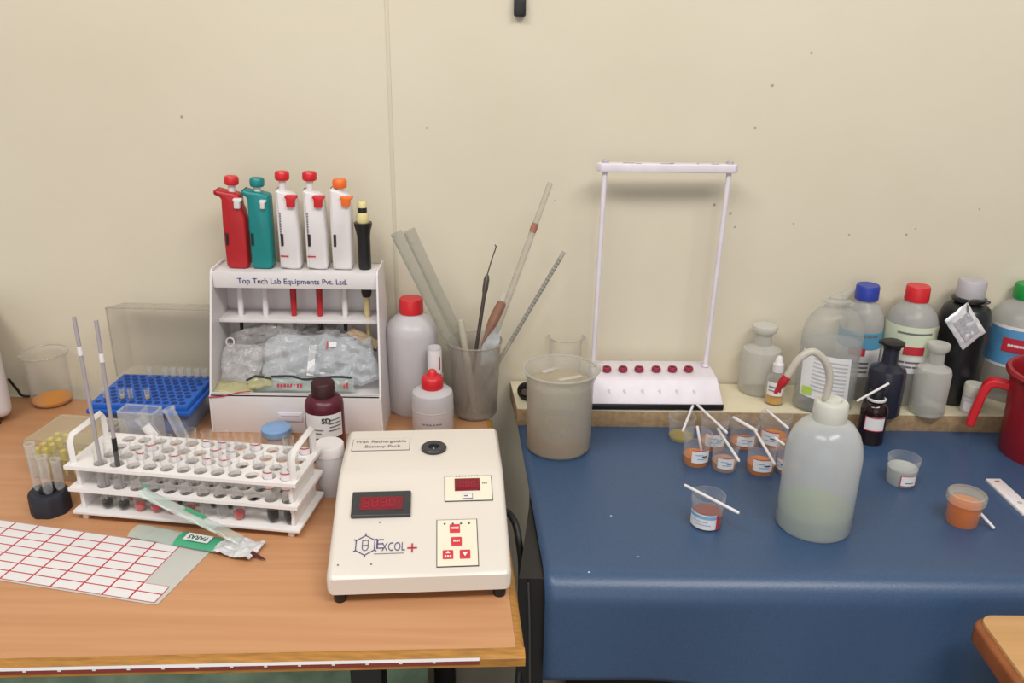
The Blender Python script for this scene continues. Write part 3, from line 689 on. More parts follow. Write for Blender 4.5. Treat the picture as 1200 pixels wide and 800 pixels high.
# pipettes: local frame has the body base at z = 0, the shaft hangs below through the shelf
def pipette(px, label, body, outline, shaft_m, lean, btn, btn_m, ej, scale=1.0, extra=None, neck_h=.012, stem=(.006, .0), slot=True, redline=False):
    P = W(px, 314, SY+.074); o = thing('pipette', label, 'pipette', (P.x, SY+.074, T+ZT+.0006), 0, 'pipettes standing in the white stand'); o.rotation_euler = (0, lean, 0)
    Mz = Matrix(((1, 0, 0, 0), (0, 0, -1, 0), (0, 1, 0, 0), (0, 0, 0, 1)))
    mb = MB(); mb.prism(outline, -.0115, .0115, .0042, 3, 0, Mz); mb.build('body', body, o, 50)
    bx, bz = btn
    mb = MB(); mb.lathe([(0, bz-.020), (stem[0]*.8, bz-.020), (stem[0]*.8, bz), (0, bz)], 16, 0, tr(bx, 0, 0)); mb.build('plunger_stem', m_white, o)
    mb = MB(); mb.lathe([(0, bz-.001), (.0085, bz-.001), (.0098, bz+.001), (.0098, bz+.008), (.0080, bz+.0105), (0, bz+.0108)], 24, 0, tr(bx, 0, 0)); mb.build('plunger_button', btn_m, o)
    if ej:
        (ex, ez, em, ew, eh) = ej
        mb = MB(); mb.prism([(-ew/2, 0), (ew/2, 0), (ew/2, eh*.6), (ew*.85, eh*.78), (ew*.85, eh), (-ew*.55, eh), (-ew*.75, eh*.8), (-ew/2, eh*.7)], -.004, .004, .0012, 2, 0, tr(ex, -.0125, ez) @ Mz); mb.build('ejector', em, o)
    if slot:
        mb = MB(); mb.box((slot[0], -.0121, slot[1]), (.0036, .0016, .017), .0004, 1); mb.build('volume_window', m_black, o)
    if redline:
        mb = MB(); mb.box((-.006, -.0119, .019), (.011, .0012, .0018), 0); mb.build('red_line', m_redink, o)
        mb = MB()
        for k in range(9): mb.box((-.0095, -.0118, .050+k*.0036), (.0016, .0012, .0024), 0)
        mb.build('print', m_inkgrey, o)
    hS = ZT-ZM
    mb = MB(); mb.lathe([(0, -hS), (.0036, -hS), (.0042, -hS+.012), (.0050, -.004), (.0050, -.0005), (0, -.0005)], 14); mb.build('shaft', shaft_m, o)
    mb = MB(); mb.lathe([(0, -hS-.021), (.0024, -hS-.021), (.0032, -hS-.004), (.0032, -hS), (0, -hS)], 12); mb.build('tip_cone', m_black if shaft_m is not m_beige else m_beige, o)
    return o
red_out = [(-.0135, .002), (-.0095, 0), (.0120, 0), (.0165, .003), (.0160, .030), (.0150, .070), (.0110, .084), (.0085, .090), (.0085, .103), (.0, .106), (-.0130, .107), (-.0230, .1095), (-.0270, .107), (-.0275, .1025), (-.0235, .1000), (-.0170, .0985), (-.0165, .06)]
teal_out = [(-.0135, .002), (-.0095, 0), (.0120, 0), (.0155, .003), (.0155, .030), (.0150, .080), (.0140, .104), (.0, .107), (-.0130, .108), (-.0200, .1105), (-.0235, .108), (-.0240, .1035), (-.0200, .1010), (-.0155, .0995), (-.0150, .06)]
pipette(280, 'red pipette with red plunger button, leftmost in the white stand', m_redbody, red_out, m_white, .055, (-.0045, .1165), m_red, (.0060, .086, m_white, .008, .014), slot=(-.0105, .042))
pipette(309, 'teal pipette with teal plunger button beside the red one', m_teal, teal_out, m_white, .045, (-.0035, .1145), m_teal, (.0065, .086, m_white, .006, .012), slot=(-.0100, .042))
wh_out = [(-.0135, .004), (-.0120, .0015), (.0010, 0), (.0130, -.0), (.0158, .003), (.0150, .050), (.0125, .090), (.0105, .104), (.0005, .108), (-.0150, .1115), (-.0160, .108), (-.0145, .050)]
pipette(342, 'white pipette with red button and red ejector beside the teal one', m_white, wh_out, m_redbody, .03, (-.0070, .1235), m_red, (.0062, .0885, m_red, .0110, .0165), slot=(-.0082, .042), redline=True)
pipette(373, 'white pipette with red button and red ejector, fourth from left in the stand', m_white, wh_out, m_redbody, .03, (-.0070, .1235), m_red, (.0062, .0885, m_red, .0110, .0165), slot=(-.0082, .042), redline=True)
wo_out = [(-.0135, .002), (-.0110, 0), (.0110, 0), (.0138, .003), (.0135, .060), (.0130, .092), (.0115, .104), (-.0005, .110), (-.0140, .1140), (-.0160, .110), (-.0150, .05)]
pipette(403, 'white pipette with orange button and orange ejector', m_white, wo_out, m_white, .03, (-.0025, .1145), m_orange, (.0075, .091, m_orange, .0115, .0135), slot=(-.0090, .042))
# black pen style pipette
P = W(428, 314, SY+.074); o = thing('pipette', 'slim black pipette with pale yellow top, rightmost in the white stand', 'pipette', (P.x, SY+.074, T+ZT+.0003), 0, 'pipettes standing in the white stand')
mb = MB(); mb.lathe([(0, 0), (.0085, 0), (.0088, .003), (.0090, .046), (.0105, .056), (.0125, .062), (.0125, .066), (.0, .066)], 24); mb.build('grip', m_black, o)
mb = MB(); mb.lathe([(.0080, .066), (.0090, .070), (.0078, .078), (.0070, .080), (0, .080)], 24); mb.build('collar', m_yellow, o)
mb = MB(); mb.lathe([(.0064, .080), (.0064, .087), (0, .087)], 20); mb.build('ring', m_black, o)
mb = MB(); mb.lathe([(.0066, .087), (.0066, .092), (.0052, .0945), (0, .095)], 20); mb.build('plunger_button', m_yellow, o)
mb = MB(); mb.lathe([(0, -.044), (.0060, -.041), (.0075, -.034), (.0075, -.001), (0, -.001)], 20); mb.build('lower_grip', m_black, o)
mb = MB(); mb.lathe([(0, -.118), (.0024, -.118), (.0032, -.078), (.0044, -.070), (.0044, -.040), (0, -.040)], 14); mb.build('shaft', m_beige, o)

# packets in the tray (stand frame)
def tray_packet(label, x, z, w_, h_, th, mat, rx, ry, rz, seed, y=.045, amp=.005):
    P = ST @ Vector((x, y, z)); o = thing('plastic_packet', label, 'packet', P, 0, 'packets in the pipette stand tray'); o.rotation_euler = rot(rx, ry, rz).to_euler()
    mb = MB(); pillow(mb, w_, h_, th, seed, None, 0, amp); mb.build('film', mat, o, 24); return o
o = tray_packet('grey rolled packet with a ring end, upper left in the stand tray', -.068, .122, .078, .030, .022, m_baggrey, R(70), R(-22), 0, 1.3, .072)
mb = MB(); mb.tube([(-.036+.006*math.cos(a_*PI/8), .002+.006*math.sin(a_*PI/8), .012) for a_ in range(17)], .0011, 6, cap=False); mb.build('ring', m_white, o)
tray_packet('clear crumpled packet at the left end of the stand tray', -.084, .086, .056, .058, .024, m_bagclear, R(62), 0, R(-8), 4.7, .046, .007)
tray_packet('yellowish packet lying flat at the bottom left of the stand tray', -.090, .0595, .056, .030, .008, m_bagyel, R(12), 0, 0, 6.1, .022, .003)
tray_packet('clear packet lying over the left side of the wide packet in the stand tray', -.050, .098, .062, .036, .016, m_bagclear, R(66), R(-24), 0, 29.3, .056, .009)
tray_packet('grey packet peeping out behind the middle of the stand tray', .018, .112, .060, .044, .014, m_baggrey, R(70), R(-6), 0, 33.3, .080, .009)
tray_packet('clear packet with bright folds above the right side of the stand tray', .052, .106, .058, .046, .016, m_bagclear, R(64), R(12), 0, 37.1, .066, .010)
tray_packet('clear packet standing upright near the middle of the stand tray', -.024, .108, .044, .080, .020, m_bagclear, R(66), R(10), 0, 9.2, .070, .008)
o = tray_packet('wide pale blue packet filling the middle of the stand tray', .012, .094, .130, .072, .026, m_bagblue, R(58), R(2), 0, 12.4, .050, .008)
mb = MB(); mb.box((.006, -.004, .014), (.010, .044, .001)); mb.build('white_strip', m_paper, o)
mb = MB(); mb.box((.034, .020, .014), (.011, .008, .001), .0002, 1, 0); mb.box((.026, .019, .0142), (.0016, .012, .001), 0, 1, 1, ); mb.build('small_label', [m_paper, m_redink], o)
o = tray_packet('long packet with red printing at the front of the stand tray', .010, .066, .138, .020, .012, m_packclear, R(70), 0, 0, 15.2, .022, .003)
mb = MB(); mb.tube(smooth_path([(-.066, .010, .004), (-.02, .012, .005), (.0, .008, .006), (.04, .012, .005), (.066, .011, .004)]), .0016, 6); mb.build('dark_seam', m_inkblk, o)
mb = MB()
for k in range(8): mb.box((-.036+k*.0046, -.001, .0085), (.0028, .0052, .0006), 0, 1, 0, None)
for k in range(3): mb.box((.052+k*.0044, .0, .0075), (.0026, .0075, .0006), 0, 1, 0, None)
mb.build('red_printing', m_redink, o)
tray_packet('clear packet at the right end of the stand tray', .082, .090, .052, .066, .018, m_bagblue, R(60), R(-14), 0, 18.8, .050, .007)
o = tray_packet('folded tan card packet at the upper right of the stand tray', .088, .119, .050, .016, .008, m_tan, R(64), R(30), 0, 21.5, .070, .003)
mb = MB(); mb.tube([(-.024, -.007, .003), (0, -.0085, .004), (.024, -.007, .003)], .0016, 6); mb.build('dark_seam', m_inkblk, o)
o = tray_packet('small yellow edged packet at the lower left front of the stand tray', -.052, .071, .034, .016, .008, m_bagyel, R(62), R(-12), 0, 25.5, .016, .003)
mb = MB(); mb.tube([(-.018, .006, .003), (-.004, .010, .004), (.018, .002, .004)], .0014, 6); mb.build('dark_seam', m_inkblk, o)

# ------------------------------------------------------------------ bottles
def round_bottle(name, label, cat, px, yb, wpx, yt, z, prof, mat, capprof, capmat, liq=None, group=None, rz=None, cap='cap', th=None, seg=40):
    """prof / capprof: (radius fraction, height fraction)"""
    c, r, h = cyl(px, yb, wpx, yt, z); t = thing(name, label, cat, c, face(c) if rz is None else rz, group)
    pr = [(a*r, b*h) for a, b in prof]
    mb = MB(); mb.lathe(pr if th is None else shell(pr, th), seg); mb.build('bottle_body', mat, t)
    if capprof: mb = MB(); mb.lathe([(a*r, b*h) for a, b in capprof], 36); mb.build(cap, capmat, t)
    if liq:
        lm, lv = liq; mb = MB(); pts = [(max(a*r-.0022, 0), min(b*h+(.0022 if b < .02 else 0), lv*h)) for a, b in prof if b <= lv]
        rr = pts[-1][0]; mb.lathe(pts+[(rr, lv*h), (0, lv*h)], 36); mb.build('liquid', lm, t)
    return t, c, r, h
def lab(t, r, z0, z1, a0, a1, mats, extra=(), name='label', rt=None):
    mb = MB(); mb.band(r+.0005, z0, z1, a0, a1, 20, 0, None, rt)
    for (b0, b1, c0, c1, mi) in extra: mb.band(r+.0010, z0+(z1-z0)*b0, z0+(z1-z0)*b1, a0+(a1-a0)*c0, a0+(a1-a0)*c1, 10, mi)
    return mb.build(name, mats, t)
cap_std = lambda h0, h1, rr: [(0, h0), (rr, h0), (rr*1.02, h0+.01), (rr, h1-.015), (rr*.92, h1), (0, h1)]

# pale blue lidded tub
c, r, h = cyl(326, 527, 30, 500); t = thing('specimen_tub', 'small tub with pale blue lid in front of the pipette stand', 'tub', c)
mb = MB(); mb.lathe(shell([(0, 0), (r*.85, 0), (r*.92, .002), (r, h*.8)], .001), 32); mb.build('tub_wall', m_opal, t)
mb = MB(); mb.lathe([(0, h*.62), (r*1.12, h*.62), (r*1.14, h*.66), (r*1.14, h*.96), (r*1.06, h), (0, h)], 36); mb.build('lid', m_paleblue, t)

# maroon bottle
t, c, r, h = round_bottle('reagent_bottle', 'maroon bottle with dark cap and white label in front of the pipette stand', 'bottle', 385, 545, 44, 447, 0,
    [(0, 0), (.9, 0), (1, .03), (1, .70), (.96, .76), (.80, .81), (.58, .83), (.58, .86), (0, .86)], m_maroon, cap_std(.82, 1, .60), m_marooncap)
lab(t, r, h*.36, h*.66, -1.2, .95, [m_paper, m_inkgrey, m_inkblk], ((.75, .8, .65, .95, 1), (.6, .65, .62, .95, 1), (.45, .5, .65, .95, 1), (.3, .35, .62, .9, 1), (.2, .25, .1, .45, 1), (.35, .39, .1, .5, 1)))
text('SD', .010, m_inkblk, t, (.001, -r-.0013, h*.59), bold=.0003, name='label_text')

# white tub half behind the colorimeter
c, r, h = cyl(390, 584, 33, 519); t = thing('white_pot', 'plain white pot squeezed between the rack and the cream colorimeter', 'pot', c)
mb = MB(); mb.lathe([(0, 0), (r*.93, 0), (r, .003), (r, h*.80), (r*.96, h*.82), (0, h*.82)], 36); mb.build('pot_body', m_opal, t)
mb = MB(); mb.lathe([(0, h*.80), (r*1.03, h*.80), (r*1.03, h*.98), (r*.97, h), (0, h)], 36); mb.build('lid', m_white, t)

# big white bottle with red cap
t, c, r, h = round_bottle('plastic_bottle', 'white translucent bottle with red cap right of the pipette stand', 'bottle', 486, 490, 59, 349, 0,
    [(0, 0), (.93, 0), (1, .025), (1, .70), (.97, .75), (.85, .80), (.62, .845), (.42, .87), (.40, .90), (0, .90)], m_opal, cap_std(.875, 1, .45), m_red, None)
# dropper bottle
t, c, r, h = round_bottle('dropper_bottle', 'small white dropper bottle with red nozzle cap behind the colorimeter', 'bottle', 508, 516, 48, 433, 0,
    [(0, 0), (.93, 0), (1, .03), (1, .60), (.95, .66), (.74, .70), (.50, .72), (0, .72)], m_opal,
    [(0, .71), (.50, .71), (.52, .73), (.52, .86), (.44, .90), (.26, .92), (.20, .98), (.14, 1), (0, 1)], m_red, cap='nozzle_cap')
mb = MB(); mb.lathe([(r*1.0, h*.40), (r*1.015, h*.41), (r*1.0, h*.42)], 36); mb.build('seam_ring', m_opal, t)
mb = MB()
for k in range(6): mb.band(r+.0006, h*.24, h*.26, -.5+k*.16, -.40+k*.16, 2)
mb.build('print', m_inkgrey, t)
# small labelled bottle behind the dropper
t, c, r, h = round_bottle('clear_vial_bottle', 'small clear bottle with white and red label behind the red capped dropper bottle', 'bottle', 511, 500, 32, 406, 0,
    [(0, 0), (.93, 0), (1, .03), (1, .42), (.95, .47), (.62, .52), (.55, .55), (.55, .62), (.60, .62), (.60, .645), (0, .645)], m_glass2, [(0, .645), (.5, .645), (.5, .98), (.44, 1), (0, 1)], m_opal, cap='dropper_cap')
lab(t, r*.5, h*.66, h*.97, -1.3, 1.3, [m_paper, m_labelred], ((.2, .75, .72, .80, 1),))

# ------------------------------------------------------------------ plastic beaker with pipettes
c, r, h = cyl(557, 495, 50, 399); hold_c, hold_r, hold_h = c, r, h
t = thing('plastic_beaker', 'grey translucent beaker full of glass pipettes left of the gap', 'beaker', c, face(c))
mb = MB(); mb.lathe(shell([(0, 0), (r*.92, 0), (r, .004), (r*1.16, h*.93), (r*1.24, h)], .0014), 44); mb.build('beaker_wall', m_hold, t)
mb = MB(); mb.lathe([(r*1.24, h-.002), (r*1.28, h), (r*1.24, h+.002), (r*1.20, h)], 44); mb.build('rim', m_hold, t)
def in_beaker(px, py, dx, dy, z0=.006, yoff=.0):
    b = Vector((c.x+dx, c.y+dy, T+z0)); a = W(px, py, c.y+yoff); return a, b
grp = 'tools standing in the grey beaker'
# rulers
for k, (px, py, dx, dy, lb, yo) in enumerate(((464, 272, .018, -.008, 'left one of the two clear rulers leaning in the grey beaker', -.012), (479, 269, .024, .004, 'right one of the two clear rulers leaning in the grey beaker', -.006))):
    a, b = in_beaker(px, py, dx, dy, .004, yo); dv = a-b; Ln = dv.length; z = dv.normalized(); y = Vector((0, 1, 0)); y = (y-z*y.dot(z)).normalized(); x = y.cross(z)
    o = thing('ruler', lb, 'ruler', b, 0, 'clear rulers in the grey beaker'); o.rotation_euler = Matrix((x, y, z)).transposed().to_euler()
    mb = MB(); mb.box((0, 0, Ln/2), (.017, .0022, Ln), .0005, 1); mb.build('blade', m_ruler, o)
    mb = MB()
    for q in range(60):
        zz = Ln-.004-q*.003
        wdt = .006 if q % 5 == 0 else .0035
        mb.box((-.0085+wdt/2, -.0013, zz), (wdt, .0004, .0005))
    mb.build('graduations', m_inkgrey, o)
# short thick rod
a, b = in_beaker(540, 375, .000, -.008, .006, -.010); o = thing('short_tube', 'short off white tube standing upright in the grey beaker', 'tube', b, 0, grp)
mb = MB(); mb.tube([Vector(), (a-b)*.97, a-b], [.005, .005, .0035], 14); mb.build('tube_wall', clear('off_white_tube', C(196, 188, 168), .7, .9), o)
# wire loop tool
a, b = in_beaker(571, 322, -.012, -.004, .006, .004); o = thing('wire_loop', 'dark handled wire loop tool with hooked tip in the grey beaker', 'tool', b, 0, grp)
q = a-b; zc = W(578, 300, c.y+.004)-b; mb = MB(); mb.tube([Vector(), q*.86, q*.9, q*.97, q], [.0028, .0028, .0042, .0042, .0022], 12); mb.build('handle', m_steel, o)
mb = MB(); mb.tube(smooth_path([q, W(576, 305, c.y+.004)-b, W(581, 290, c.y+.004)-b, W(580, 287, c.y+.001)-b]), .0009, 8); mb.build('wire', m_steel, o)
# long glass pipette
a, b = in_beaker(645, 214, -.012, -.010, .006, .006); o = thing('glass_pipette', 'longest glass pipette with a reddish band leaning right in the grey beaker', 'pipette', b, 0, 'glass pipettes in the grey beaker')
q = a-b; mb = MB(); mb.tube([Vector(), q*.10, q*.16, q*.80, q*.82, q], [.0012, .0018, .0046, .0046, .0040, .0040], 14); mb.build('glass_stem', clear('smoky_glass_stem', C(184, 174, 160), .22, .65, .1), o)
mb = MB(); mb.tube([q*.80, q*.835], .0050, 14); mb.build('red_band', pm('dull_red_band', C(166, 112, 96), .5), o)
a, b = in_beaker(661, 295, -.006, .006, .006, .000); o = thing('glass_pipette', 'shorter thin graduated pipette leaning right in the grey beaker', 'pipette', b, 0, 'glass pipettes in the grey beaker')
q = a-b; mb = MB(); mb.tube([Vector(), q*.1, q*.14, q], [.001, .0014, .0030, .0030], 12); mb.build('glass_stem', clear('pale_glass_stem', C(176, 172, 162), .5, .85, .1), o)
mb = MB()
for k in range(26): mb.tube([q*(.45+k*.02), q*(.4535+k*.02)], .00325, 8)
mb.build('graduations', m_inkgrey, o)
# brown pipette bulb
b = W(564, 405, c.y-.022); a = W(589, 353, c.y-.006); o = thing('dropper_bulb', 'brown dropper with tapered bulb resting across the grey beaker rim', 'dropper', b, 0, grp)
q = a-b; mb = MB(); mb.tube([Vector(), q*.25, q*.45, q*.62, q*.85, q*.97, q], [.0008, .003, .0065, .0075, .0072, .0065, .004], 16); mb.build('bulb', m_brown, o)
mb = MB(); mb.tube([q, q*1.18], .0055, 14); mb.build('clear_collar', m_glass2, o)
b = W(575, 382, c.y-.01); o = thing('foil_sachet', 'small silvery sachet tucked between the tools in the grey beaker', 'sachet', b+Vector((0, 0, -.03)), 0, grp); o.rotation_euler = (R(80), R(10), R(10))
mb = MB(); pillow(mb, .024, .060, .006, 31, None, 0, .003); mb.build('film', m_bagblue, o)

# ------------------------------------------------------------------ colorimeter
c0 = G(383, 697, .012); c1 = G(600, 692, .012); th_ = math.atan2(c1.y-c0.y, c1.x-c0.x); CW = (c1-c0).length
ca = th_+R(1.2); org = Vector(((c0.x+c1.x)/2, (c0.y+c1.y)/2, T)); CM = tr(*org) @ rot(0, 0, ca)
t = thing('colorimeter', 'cream colorimeter with red display and red buttons on the wooden table', 'colorimeter', org, ca)
cb = CM.inverted() @ G(488, 503, .080); cc = CM.inverted() @ G(490, 553, .079); DEP = cb.y+.004; YC = cc.y; Z0, Z1, ZC = .012, .035, .080
prof = [(0, Z0+.001), (0, Z1-.004), (.004, Z1), (YC-.006, ZC-.0025), (YC+.004, ZC), (DEP-.008, ZC+.001), (DEP, ZC-.006), (DEP+.003, Z0+.001)]
b_ = bmesh.new(); L0 = [b_.verts.new((-CW/2, y, z)) for y, z in prof]; L1 = [b_.verts.new((CW/2, y, z)) for y, z in prof]
b_.faces.new(L0); b_.faces.new(L1[::-1])
for i in range(len(prof)): j = (i+1) % len(prof); b_.faces.new((L0[i], L1[i], L1[j], L0[j]))
bmesh.ops.recalc_face_normals(b_, faces=b_.faces[:])
bmesh.ops.bevel(b_, geom=[e for e in b_.edges if abs(e.verts[0].co.x-e.verts[1].co.x) < 1e-6], offset=.0075, segments=5, profile=.5, affect='EDGES')
# rear is a touch narrower than the front
mb = MB(); mb.bm(b_)
for v in mb.v: v.x *= 1-.02*v.y/DEP
mb.build('casing', m_cream, t, 35)
for sx in (-1, 1):
    for y in (.010, DEP-.02):
        mb = MB(); mb.lathe([(0, 0), (.0062, 0), (.0066, .002), (.0066, Z0+.002), (0, Z0+.002)], 20, 0, tr(sx*(CW/2-.012), y, 0)); mb.build('foot', m_black, t)
sl = math.atan2(ZC-.0025-Z1, YC-.006-.004); sL = math.hypot(ZC-.0025-Z1, YC-.010)
PM = tr(0, .004, Z1+.0002) @ rot(sl, 0, 0)          # slope frame: x right, y up the slope, z out
def on_slope(px, py):
    o_ = CM @ PM @ Vector((0, 0, 0)); n = (CM @ PM).to_3x3() @ Vector((0, 0, 1)); dr = ray(px, py); k = (o_-CAM).dot(n)/dr.dot(n); return (CM @ PM).inverted() @ (CAM+dr*k)
def on_top(px, py):
    return CM.inverted() @ G(px, py, ZC+.0005)
def srect(mb, pts, z, h_, bev, mi=0):
    a_, b2 = on_slope(*pts[0]), on_slope(*pts[1]); x0_, x1_ = sorted((a_.x, b2.x)); y0_, y1_ = sorted((a_.y, b2.y))
    mb.box(((x0_+x1_)/2, (y0_+y1_)/2, z+h_/2), (x1_-x0_, y1_-y0_, h_), bev, 3, mi, PM); return (x0_+x1_)/2, (y0_+y1_)/2, x1_-x0_, y1_-y0_
mb = MB(); X, Y, w1_, h1_ = srect(mb, ((411, 608), (482, 577)), 0, .0045, .0014); mb.build('display_bezel', m_bezel, t)
mb = MB(); mb.box((X, Y-.0005, .0047), (w1_*.77, h1_*.60, .0006), .0002, 1, 1, PM); mb.box((X, Y-.0005, .0050), (w1_*.72, h1_*.52, .0007), .0002, 1, 0, PM); dw = mb.build('display_window', [m_darkred, m_bezel], t)
mb = MB()
def seg7(mb, x, y, w_, h_, z, on, mi=0):
    s_ = w_*.16; S7 = {'a': (x, y+h_/2, w_*.8, s_), 'g': (x, y, w_*.8, s_), 'd': (x, y-h_/2, w_*.8, s_), 'f': (x-w_/2, y+h_/4, s_, h_*.42), 'b': (x+w_/2, y+h_/4, s_, h_*.42), 'e': (x-w_/2, y-h_/4, s_, h_*.42), 'c': (x+w_/2, y-h_/4, s_, h_*.42)}
    for k in on: q = S7[k]; mb.box((q[0], q[1], z), (q[2], q[3], .0004), 0, 1, mi, PM)
for i, on in enumerate(('abcdefg', 'abcdefg', 'abcdefg', 'abcdef')): seg7(mb, X-w1_*.25+i*w1_*.145, Y-.0005, w1_*.085, h1_*.30, .0056, on)
mb.build('digits', m_digit, dw)
# timer panel
def framed(name, p, q):
    mb = MB(); X, Y, w_, h_ = srect(mb, (p, q), 0, .0006, 0, 1); mb.box((X, Y, .0008), (w_-.0016, h_-.0016, .0004), 0, 1, 0, PM); return mb.build(name, [m_panel, m_inkblk], t), X, Y, w_, h_
pn, X, Y, w_, h_ = framed('timer_panel', (521, 588), (576, 557))
mb = MB(); X2, Y2, w2, h2 = srect(mb, ((533, 576), (562, 561)), .0008, .0012, .0003); tw = mb.build('timer_window', m_darkred, pn)
mb = MB(); [seg7(mb, X2-w2*.22+i*w2*.22, Y2, w2*.13, h2*.44, .0022, 'abcdef') for i in range(3)]; mb.build('digits', m_digit, tw)
mb = MB(); mb.box((X2, Y2-h2*.92, .0011), (w2*.40, h2*.42, .0003), 0, 1, 1, PM); mb.box((X2, Y2-h2*.92, .0014), (w2*.36, h2*.34, .0003), 0, 1, 0, PM)
for k in range(8): mb.box((X2-w2*.42+k*w2*.12, Y2+h2*.72, .0011), (w2*.07, h2*.1, .0002), 0, 1, 2, PM)
mb.box((X2-w2*.06, Y2-h2*.92, .0016), (w2*.16, h2*.1, .0002), 0, 1, 2, PM)
for k in range(3): mb.box((X2+w2*.62+k*w2*.07, Y2+h2*.1, .0011), (w2*.05, h2*.1, .0002), 0, 1, 2, PM)
mb.build('panel_print', [m_paper, m_ink, m_inkgrey], pn)
pn, X, Y, w_, h_ = framed('button_panel', (511.5, 665), (559, 608))
mb = MB()
for k in range(4): mb.lathe([(0, .0016), (.0011, .0014), (.0012, .0008)][::-1], 10, 0, PM @ tr(X-w_*.30+k*w_*.2, Y+h_*.40, 0))
mb.build('indicator_dots', m_bezel, pn)
bt = []
for (px, py) in ((533, 620), (535, 635), (525, 650.5), (545, 650)):
    q = on_slope(px, py); mb = MB(); mb.box((q.x, q.y, .0014), (.0108, .0106, .0014), .0006, 2, 0, PM); bt.append((mb.build('button', m_redbtn, pn), q))
def ptext(body, q, size, mat, parent, wd, z=.0024, nm='lettering', bold=.0002):
    o = text(body, size, mat, parent, (0, 0, 0), (0, 0, 0), nm, width=wd, bold=bold); o.matrix_local = PM @ tr(q.x, q.y, z); return o
ptext('MODE', bt[0][1], .0036, m_paper, bt[0][0], .008); ptext('RUN', bt[1][1], .0036, m_paper, bt[1][0], .0065)
q = bt[2][1]; mb = MB(); mb.add([(q.x-.0024, q.y+.0008, .0024), (q.x+.0024, q.y+.0008, .0024), (q.x, q.y+.004, .0024)], [(0, 1, 2)], 0, PM)
for k in range(3): mb.box((q.x-.0026+k*.0026, q.y-.0025, .0022), (.0018, .0022, .0004), 0, 1, 0, PM)
mb.build('arrow_mark', m_paper, bt[2][0])
q = bt[3][1]; mb = MB(); mb.add([(q.x+.0030, q.y+.0022, .0024), (q.x-.0030, q.y+.0022, .0024), (q.x, q.y-.003, .0024)], [(0, 1, 2)], 0, PM); mb.build('arrow_mark', m_paper, bt[3][0])
# logo: hexagon with a tube, name and plus
q = on_slope(428, 639); hr = .0105; mb = MB(); hexp = [(q.x+hr*1.05*math.sin(k*PI/3), q.y+hr*1.15*math.cos(k*PI/3), .0006) for k in range(7)]
for k in range(6): mb.tube([hexp[k], hexp[k+1]], .00045, 6, 0, PM)
for k in range(6): e = Vector(hexp[k]); d_ = (e-Vector((q.x, q.y, .0006)))*.22; mb.tube([e, e+d_], .00055, 6, 0, PM)
tp = [(q.x+dx, q.y+dy, .0006) for dx, dy in ((-.0030, .006), (.0030, .006), (.0030, -.003), (.0022, -.0055), (0, -.0065), (-.0022, -.0055), (-.0030, -.003), (-.0030, .006))]
for k in range(7): mb.tube([tp[k], tp[k+1]], .00035, 6, 0, PM)
mb.tube([(q.x-.003, q.y, .0006), (q.x+.003, q.y, .0006)], .0003, 6, 0, PM); mb.build('logo', m_ink, t)
q1 = on_slope(458, 639.5); ptext('E', on_slope(445, 638), .0175, m_ink, t, .0075, .0006, bold=-.0002); ptext('XCOL', on_slope(461, 641), .0150, m_ink, t, .0240, .0006, bold=-.0001)
a_, b2 = on_slope(438, 649), on_slope(474, 648); mb = MB(); mb.box(((a_.x+b2.x)/2, (a_.y+b2.y)/2, .0005), ((b2.x-a_.x), .0005, .0003), 0, 1, 0, PM); mb.build('underline', m_inkgrey, t)
q = on_slope(483, 642); mb = MB(); mb.box((q.x, q.y, .0006), (.0100, .0016, .0004), 0, 1, 0, PM); mb.box((q.x, q.y, .0006), (.0016, .0108, .0004), 0, 1, 0, PM); mb.build('plus_mark', m_redink, t)
mb = MB()
for (px, py) in ((396, 662), (435, 661), (445, 612)): q = on_slope(px, py); mb.lathe([(0, .0007), (.0010, .0004)], 8, 0, PM @ tr(q.x, q.y, 0))
mb.build('screw_mark', m_inkgrey, t)
# battery label and sample hole on the flat top
a_, b2 = on_top(411.5, 529), on_top(481, 513.5); mb = MB(); X, Y = (a_.x+b2.x)/2, (a_.y+b2.y)/2; w_, h_ = b2.x-a_.x, b2.y-a_.y
mb.box((X, Y, ZC+.0010), (w_, h_, .0004), 0, 1, 1); mb.box((X, Y, ZC+.0013), (w_-.0012, h_-.0012, .0002), 0, 1, 0); bl = mb.build('battery_label', [m_cream, m_inkgrey], t)
text('With Rechargeable', .0092, m_inkgrey, bl, (X-.0005, Y+.0065, ZC+.0016), (0, 0, 0), width=.060, bold=.0001); text('Battery Pack', .0092, m_inkgrey, bl, (X+.002, Y-.0055, ZC+.0016), (0, 0, 0), width=.042, bold=.0001)
q = on_top(508.5, 526); mb = MB(); mb.lathe([(.0148, 0), (.0148, .0030), (.0135, .0042), (.0080, .0042), (.0066, .0036), (.0060, -.0004)], 36, 0, tr(q.x, q.y, ZC+.0006)); ho = mb.build('sample_collar', m_bezel, t)
mb = MB(); mb.lathe([(.0066, .0012), (0, .0008)], 24, 0, tr(q.x, q.y, ZC+.0006)); mb.build('sample_well', m_black, ho)
mb = MB(); mb.box((q.x, q.y-.003, ZC+.0022), (.0012, .0060, .0006)); mb.build('glint_pin', m_greycap, ho)
